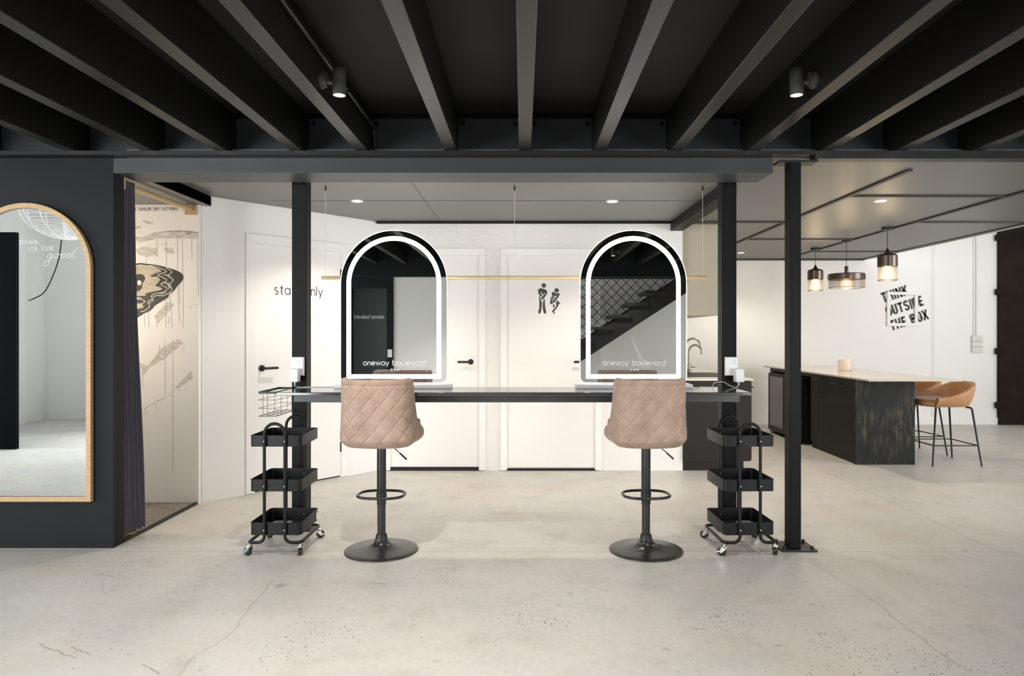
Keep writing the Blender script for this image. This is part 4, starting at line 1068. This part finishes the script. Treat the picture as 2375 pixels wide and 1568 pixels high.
def tap(x, y, r, h, label):
    t = thing('tap', label, 'tap', (x, y, .8712), 0, 'gooseneck taps on the kitchen worktop')
    pts = [(0, 0, 0), (0, 0, h - r)] + [(r - r*math.cos(a), 0, h - r + r*math.sin(a)) for a in [PI*k/16 for k in range(1, 15)]] + [(2*r, 0, h - r - .03)]
    MB().tube(pts, .011, 12).build('spout', 'nickel', t, smooth=True)
    MB().lathe([(0, 0), (.024, 0), (.024, .035), (.012, .04), (0, .04)], seg=20).build('base', 'nickel', t, smooth=True)
    MB().cyl((.015, 0, .06), (.065, 0, .062), .006, 10).build('lever', 'nickel', t, smooth=True)
tap((1598 - VX) / 214, F / 214, .070, .300, 'shorter gooseneck tap nearer the camera on the kitchen worktop')
tap((1590 - VX) / 203, F / 203, .085, .368, 'taller gooseneck tap further back on the kitchen worktop')
t = thing('wall_cabinet', 'khaki overhead cabinet on the wall beside the right arched mirror', 'cabinet', (1.70, 6.60, 1.472))
B(-.178, .20, 0, 2.6, 0, CE - 1.472 - .002, bev=.002).build('carcass', 'cab_beige', t)
for k in range(3): B(.2005, .218, .01 + k*.86, .86 + k*.86, .004, CE - 1.48, bev=.002).build('door', 'cab_beige', t)

# ------------------------------------------------------------------ island
t = thing('island_cabinet', 'dark kitchen island base with a patinated end panel and flat doors', 'cabinet', (3.58, 6.75, 0))
B(-.29, .30, 0, .022, 0, .848, bev=.001).build('end_panel', 'endpanel', t)
B(-.262, .28, .0225, 1.05, .0, .84).build('carcass', 'cab', t)
d = B(-.288, -.263, .024, .718, .075, .842, bev=.002).build('door', 'cab', t)
mb = MB(); mb.tube([(-.288, .30, .775), (-.312, .30, .775), (-.312, .52, .775), (-.288, .52, .775)], .006, 8); mb.build('handle', 'black_steel', d)
d = B(-.288, -.263, .722, 1.05, .075, .842, bev=.002).build('door', 'cab', t)
mb = MB(); mb.tube([(-.288, .755, .80), (-.318, .755, .80), (-.318, .755, .60), (-.288, .755, .60)], .007, 8); mb.build('handle', 'black_steel', d)
B(-.27, -.2625, .0225, 1.05, 0, .07).build('kickboard', 'cab', t)
B(-.262, .28, 1.052, 2.40, .80, .848).build('top_rail', 'cab', t)
B(-.262, .28, 2.30, 2.40, 0, .799).build('far_panel', 'cab', t)
tag(B(3.24, 4.12, 6.39, 9.17, .848, .866, bev=.002).build('island_worktop', 'quartz', origin=(3.68, 7.8, .848)), 'long pale stone worktop of the kitchen island, overhanging at the stools', 'worktop')
t = thing('bar_fridge', 'black glass-door bar fridge under the far half of the kitchen island', 'fridge', (3.29, 7.94, 0))
B(.0, .52, 0, 1.08, .035, .785, bev=.004).build('body', 'trolley', t)
for k in range(2):
    y0, y1 = .005 + k*.54, .535 + k*.54
    mb = MB(); mb.ring([(y0, .04), (y1, .04), (y1, .78), (y0, .78)], [(y0 + .035, .10), (y1 - .035, .10), (y1 - .035, .74), (y0 + .035, .74)], 'x', -.045, -.001)
    d = mb.build('door', 'trolley', t, bevel=.002)
    B(-.042, -.038, y0 + .035, y1 - .035, .10, .74).build('glass', 'glass_dark', d)
    MB().cyl((-.046, (y0+y1)/2, .07), (-.05, (y0+y1)/2, .07), .007, 12).build('lock', 'chrome', d)
for (a, b) in ((.05, .05), (.05, 1.03), (.47, .05), (.47, 1.03)): MB().cyl((a, b, 0), (a, b, .036), .018, 12).build('foot', 'rubber', t)
# cup
mb = MB(); prof = [(0, 0), (.066, 0), (.072, .004), (.073, .02), (.073, .125), (.071, .13), (.067, .128), (.066, .02), (0, .018)]
mb.lathe(prof, seg=48)
t = mb.build('planter_cup', mat('cream ceramic', (0.72, 0.66, 0.56), 0.4), smooth=True, loc=(3.74, 7.92, .8662))
tag(t, 'cream ceramic cup with a raised scale pattern on the island worktop', 'cup')
mb = MB()
for r in range(5):
    for k in range(20):
        a = 2*PI*(k + .5*(r % 2)) / 20; z = .022 + r*.021
        c = Vector((.0735*math.cos(a), .0735*math.sin(a), z)); tng = Vector((-math.sin(a), math.cos(a), 0)); nrm = Vector((math.cos(a), math.sin(a), 0))
        P = [c + tng*.0105 + Vector((0,0,.009)), c + Vector((0,0,.019)), c - tng*.0105 + Vector((0,0,.009)), c - Vector((0,0,.0))]
        top = mb.bm.verts.new(c + nrm*.004 + Vector((0,0,.009))); vs = [mb.bm.verts.new(p) for p in P]
        for i in range(4): mb.bm.faces.new((vs[i], vs[(i+1) % 4], top))
o = mb.build('scale_relief', t.data.materials[0], t)

# ------------------------------------------------------------------ tan leather counter stools (face -X)
def make_tub():
    t = thing('counter_stool', '', 'stool', (0, 0, 0))
    path = [(-.235, .20 - .2*k/12) for k in range(12)] + [tuple(superell(.235, .235, 2.5, PI + PI*k/60)) for k in range(61)] + [(.235, .2*k/12) for k in range(1, 13)]
    bm = bmesh.new(); rings = []; n = len(path)
    for i, (x, y) in enumerate(path):
        a = path[max(i-1, 0)]; b = path[min(i+1, n-1)]; tx, ty = b[0]-a[0], b[1]-a[1]; l = math.hypot(tx, ty); nx, ny = ty/l, -tx/l
        if nx*x + ny*(y - .1) < 0: nx, ny = -nx, -ny
        q = abs(i/(n-1) - .5) * 2
        zt = .80 - .145 * ss(q, .15, 1.0); th = .042
        ring = []
        for k in range(13):
            f = k/12; z = .575 + (zt - .575) * f
            fl = .030 * f ** .8 - .035 * (1 - f) ** 3
            ring.append((x + nx*fl, y + ny*fl, z))
        ox, oy, oz = ring[-1]
        for k in range(1, 7): al = PI*k/6; ring.append((ox - nx*th/2*(1-math.cos(al)), oy - ny*th/2*(1-math.cos(al)), oz + .018*math.sin(al)))
        for k in range(1, 7): z = zt + (.60 - zt)*k/6; ring.append((x + nx*(.03*(1 - k/6) - th), y + ny*(.03*(1-k/6) - th), z))
        rings.append([bm.verts.new(p) for p in ring])
    for A, C in zip(rings[:-1], rings[1:]):
        for k in range(len(A)): bm.faces.new((A[k], C[k], C[(k+1) % len(A)], A[(k+1) % len(A)]))
    bm.faces.new(rings[0]); bm.faces.new(rings[-1][::-1])
    mb = MB(); mb.bm.free(); mb.bm = bm
    mb.build('backrest', 'leather', t, smooth=True)
    rounded_pad(.215, .235, 3.0, .572, .645, .18, .045, crown=.02).build('seat', 'leather', t, smooth=True)
    for sx in (-1, 1):
        for sy in (-1, 1):
            MB().tube([(sx*.13, sy*.15, .568), (sx*.17, sy*.17, .566), (sx*.180, sy*.178, .552), (sx*.23, sy*.24, .006), (sx*.23, sy*.24, 0)], [.009, .010, .010, .008, .009], 10).build('leg', 'black_steel', t, smooth=True)
    k = lambda z: (.180 + .05*(.552 - z)/.546, .178 + .062*(.552 - z)/.546)
    a, b = k(.20)
    for P in ([(-a, -b, .2), (a, -b, .2)], [(-a, b, .2), (a, b, .2)], [(-a, -b, .2), (-a, b, .2)], [(a, -b, .2), (a, b, .2)]):
        MB().tube(P, .006, 8).build('footrest_bar', 'black_steel', t, smooth=True)
    return t
k1 = make_tub(); k1.location = (4.24, 6.89, 0); k1.rotation_euler.z = PI/2
k1['label'] = 'tan leather tub counter stool at the near end of the island, nearest the camera'
k2 = copy_tree(k1); k2.location = (4.26, 7.47, 0); k2.rotation_euler.z = PI/2 + .06
k2['label'] = 'tan leather tub counter stool partly hidden behind the island end panel'
for k in (k1, k2): k['group'] = 'tan counter stools at the island'

# ------------------------------------------------------------------ pendants over the island
def pendant_cyl(label, x, y):
    t = thing('pendant_lamp', label, 'pendant lamp', (x, y, 1.826), 0, 'pendant lamps over the island')
    MB().lathe([(0, .53), (.055, .53), (.055, .510), (.05, .505), (0, .505)], seg=36).build('canopy', 'strip', t, smooth=True)
    MB().cyl((0, 0, .31), (0, 0, .506), .0035, 8).build('cable', 'strip', t)
    MB().lathe([(.004, .325), (.010, .315), (.022, .285), (.05, .268), (.078, .262), (.092, .245), (.0925, .14), (.090, .14), (.0895, .243), (.02, .262), (0, .265)], seg=48).build('cap', 'bronze', t, smooth=True)
    MB().lathe([(.0885, .0), (.0885, .142)], seg=48).build('mesh_shade', 'shade_mesh', t, smooth=True)
    MB().tube([(.0885*math.cos(a), .0885*math.sin(a), .002) for a in [2*PI*k/40 for k in range(40)]], .003, 6, closed=True).build('bottom_ring', 'bronze', t, smooth=True)
    b = MB().sphere((0, 0, .118), .048, 24).build('bulb', 'bulb_glass', t, smooth=True)
    MB().sphere((0, 0, .122), .022, 16).build('filament', 'bulb_core', b, smooth=True)
    l = bpy.data.lights.new('pendant_glow', 'POINT'); l.energy = 5; l.color = (1, .76, .45); l.shadow_soft_size = .05
    lo = bpy.data.objects.new('pendant_glow', l); COL.objects.link(lo); lo.location = (x, y, 1.826 + .06)
    return t
pendant_cyl('small cylinder pendant with a mesh lower half, nearest the camera over the island', 3.645, 6.82)
pendant_cyl('small cylinder pendant with a mesh lower half, furthest back over the island', 3.637, 8.48)
x, y = 3.667, 7.73
t = thing('pendant_lamp', 'wide drum pendant with a mesh side, middle of the three over the island', 'pendant lamp', (x, y, 1.813), 0, 'pendant lamps over the island')
MB().lathe([(0, .543), (.05, .543), (.05, .525), (.045, .52), (0, .52)], seg=36).build('canopy', 'strip', t, smooth=True)
MB().cyl((0, 0, .24), (0, 0, .522), .0035, 8).build('cable', 'strip', t)
MB().lathe([(0, .245), (.018, .245), (.020, .24), (.020, .170), (.03, .166), (.185, .160), (.196, .152), (.197, .095), (.194, .095), (.193, .15), (.02, .16), (0, .16)], seg=56).build('cap', 'bronze', t, smooth=True)
MB().lathe([(.192, 0), (.192, .097)], seg=56).build('mesh_shade', 'shade_mesh', t, smooth=True)
MB().tube([(.192*math.cos(a), .192*math.sin(a), .002) for a in [2*PI*k/56 for k in range(56)]], .003, 6, closed=True).build('bottom_ring', 'bronze', t, smooth=True)
b = MB().sphere((0, 0, .045), .062, 24).build('bulb', 'bulb_glass', t, smooth=True)
MB().sphere((0, 0, .052), .028, 16).build('filament', 'bulb_core', b, smooth=True)
l = bpy.data.lights.new('pendant_glow', 'POINT'); l.energy = 5; l.color = (1, .76, .45); l.shadow_soft_size = .05
lo = bpy.data.objects.new('pendant_glow', l); COL.objects.link(lo); lo.location = (x, y, 1.813 - .05)

# ------------------------------------------------------------------ far wall: lettering, frame, switch box, conduit
def fw(x, y): return px(x, y, YK)
TA = math.radians(17.5); CPX = 162.5
WY = YK - .0008
def wall_line(text, bx, by, total):
    a = fw(bx, by)
    mb = MB(); lettering(mb, text, .146, 'y', WY, a[0], a[1], .030, gap=.085, total=total, ang=TA, glyphs=CP)
    return mb
t = thing('wall_lettering', 'dark tilted THINK OUTSIDE THE BOX lettering on the far white wall', 'lettering', (0, 0, 0))
for text, bx, by, tot in (('THINK', 2048.5, 702.5, .385), ('OUTSIDE', 2059, 734.5, .545), ('THE BOX', 2067.5, 767.5, .565)):
    wall_line(text, bx, by, tot).build('letter_line', 'ink', t)
a = fw(2055.5, 756.5); b = fw(2127, 677)
fc = ((a[0] + b[0]) / 2, (a[1] + b[1]) / 2); fx, fz = (b[0] - a[0]) / 2, (b[1] - a[1]) / 2
mb = MB(); mb.ring([(-fx, -fz), (fx, -fz), (fx, fz), (-fx, fz)], [(-fx + .045, -fz + .045), (fx - .045, -fz + .045), (fx - .045, fz - .045), (-fx + .045, fz - .045)], 'y', -.028, 0)
tag(mb.build('picture_frame', 'wall', loc=(fc[0], YK - .001, fc[1]), bevel=.006), 'empty white frame hung over the tilted lettering on the far wall', 'frame')
x0, z1 = fw(2252, 778); x1, z0 = fw(2276, 818)
t = thing('switch_box', 'stacked white switch box on the far wall left of the brown door', 'switch', ((x0+x1)/2, YK - .001, z0))
hw, hh = (x1 - x0)/2, (z1 - z0)
for k in range(3): B(-hw, hw, -.035, 0, k*hh/3 + .002, (k+1)*hh/3 - .002, bev=.004).build('module', 'box_grey', t)
xc = fw(2261, 0)[0]
t = thing('conduit_pipe', 'thin white twin conduit running down the far wall into the switch box', 'pipe', (xc, YK - .012, z1))
for dx in (-.018, .018): MB().cyl((dx, 0, 0.0), (dx, 0, 2.0), .010, 10).build('pipe', 'wall', t, smooth=True)
for pxx in (2161, 2166):
    xx = fw(pxx, 0)[0]
    struct(B(xx - .0025, xx + .0025, YK - .004, YK - .0005, 0.0, 3.4), 'trim_%d' % n_t, 'box_grey'); n_t += 1

# ------------------------------------------------------------------ what the mirrors show: rear wall with stairs, glazed door, fence
t = thing('staircase', 'black open staircase rising along the rear wall, seen in the right arched mirror', 'stairs', (1.2, -1.2, 0))
ST = 160.0
def rm(x, y, tt=9.84): return ((x - VX) / F * tt, H - (y - 780) / F * tt)
aL, aR = rm(1250, 905), rm(1610, 671)
dz = (aR[1] - aL[1]) / (aR[0] - aL[0])
for yy in (.18, -.41):
    mb = MB(); x0, z0 = aL[0] - 1.2, aL[1]; x1, z1 = aR[0] - 1.2, aR[1]
    mb.prism([(x0, z0), (x1, z1), (x1, z1 + .27), (x0, z0 + .27)], 'y', yy, yy + .05); mb.build('stringer', 'black_steel', t)
p0 = rm(1376, 762)
for k in range(-4, 8):
    x = p0[0] - 1.2 + .25 * k; z = p0[1] + .174 * k
    if 0.05 < z < 2.05: B(x, x + .29, -.44, .26, z - .05, z, bev=.004).build('tread', 'black_steel', t)
mb = MB(); xa, xb, za, zb = .55, 2.75, .9, 2.18; pit = .15
SL, S0 = None, None
def clip(p, q):
    (x0, z0), (x1, z1) = p, q; pts = []
    t0, t1 = 0.0, 1.0
    for (pp, qq) in ((-(x1-x0), x0-xa), ((x1-x0), xb-x0), (-(z1-z0), z0-za), ((z1-z0), zb-z0)):
        if abs(pp) < 1e-9: continue
        r = qq / pp
        if pp < 0: t0 = max(t0, r)
        else: t1 = min(t1, r)
    if t0 >= t1: return None
    return (x0 + (x1-x0)*t0, z0 + (z1-z0)*t0), (x0 + (x1-x0)*t1, z0 + (z1-z0)*t1)
for k in range(-14, 34):
    for s in (1, -1):
        c = clip((xa + k*pit - (2 if s > 0 else -2)*1, za - 2.0), (xa + k*pit + (2 if s > 0 else -2)*1, za + 2.0))
        if not c: continue
        lz = lambda X: aL[1] + dz * (X - aL[0]) + .12
        n_ = 24; P_ = [(c[0][0] + (c[1][0]-c[0][0])*i/n_, c[0][1] + (c[1][1]-c[0][1])*i/n_) for i in range(n_ + 1)]
        P_ = [p for p in P_ if p[1] > lz(p[0])]
        if len(P_) < 2: continue
        c = (P_[0], P_[-1])
        if c: mb.tube([(c[0][0], -1.70 + .003*s, c[0][1]), (c[1][0], -1.70 + .003*s, c[1][1])], .005, 5)
mb.box(xa, xb, -1.715, -1.685, zb - .02, zb)
tag(mb.build('chain_link_panel', 'black_steel'), 'black chain-link panel above the staircase, seen in the right arched mirror', 'fence')
xx = rm(1394, 0, 10.6)[0]
tag(B(xx - .02, xx + .02, -1.75, -1.72, 0, 2.19).build('wall_strip', 'plastic'), 'white vertical strip on the rear wall, seen in the right arched mirror', 'pipe')  # thin white upright bar against the rear wall
# glazed black entry door behind the camera
d5 = struct(B(-2.72, -2.64, -1.80, -1.72, 0, 2.19), 'door_5', 'charcoal')
B(-2.10, -2.0, -1.80, -1.72, 0, 2.19).build('jamb', 'charcoal', d5); B(-2.64, -2.10, -1.80, -1.72, 2.02, 2.19).build('head', 'charcoal', d5)
B(-2.64, -2.10, -1.79, -1.765, 0.0, 2.02).build('pane', mat('dark entry glass', (0.020, 0.022, 0.022), 0.3, spec=0.25), d5)
mb = MB(); lettering(mb, 'oneway boulevard', .04, 'y', -1.760, -2.155, 1.55, .008, total=.46, flip=True); mb.build('lettering', 'frost', d5)
B(-2.085, -2.015, -1.715, -1.705, .95, 1.07).build('light_switch', 'plastic', d5)
# left annex: black door leaf, wire pendant and cable that show in the tall mirror
tag(B(-6.6, -5.66, .55, .60, .005, 2.43, bev=.003).build('door_leaf', 'matte_black'), 'black door leaf standing open, seen at the left of the tall arched mirror', 'door')
cxp = (152 - VX) / F * 8.4; czp = H + (773 - 487) / F * 8.4; cyp = 8.22 - 8.4
t = thing('wire_pendant', 'white wire dome pendant reflected in the top of the tall arched mirror', 'pendant lamp', (cxp, cyp, czp))
mb = MB(); R_, D_ = .47, .36
for i in range(1, 22):
    r = R_ * i / 21; z = -D_ * math.sqrt(max(0, 1 - (i/21)**2))
    mb.tube([(r*math.cos(a), r*math.sin(a), z) for a in [2*PI*k/36 for k in range(36)]], .003, 4, closed=True)
for k in range(12):
    a = 2*PI*k/12
    mb.tube([(R_*math.cos(a)*math.sin(b), R_*math.sin(a)*math.sin(b), -D_*math.cos(b)) for b in [PI/2*j/10 for j in range(11)]], .006, 5)
mb.build('wire_shade', 'wire_white', t)
MB().cyl((0, 0, -.3), (0, 0, 3.5 - czp), .01, 8).build('stem', 'wire_white', t)
def mir(x, y, tt): return ((x - VX) / F * tt, 8.22 - tt, H - (y - VY) / F * tt)
tag(MB().tube(bez([mir(142, 557, 9.6), mir(136, 600, 9.8), mir(120, 645, 9.9), mir(100, 680, 9.95), mir(67, 697, 10.0)], 8), .008, 8).build('cable', 'rubber', smooth=True), 'black cable swooping to the wall, reflected in the tall arched mirror', 'cable')
# warm lamp inside the curtained room
l = bpy.data.lights.new('curtained_room_light', 'POINT'); l.energy = 17; l.color = (1, .84, .64); l.shadow_soft_size = .12
lo = bpy.data.objects.new('curtained_room_light', l); COL.objects.link(lo); lo.location = (-3.30, 4.42, 1.55)
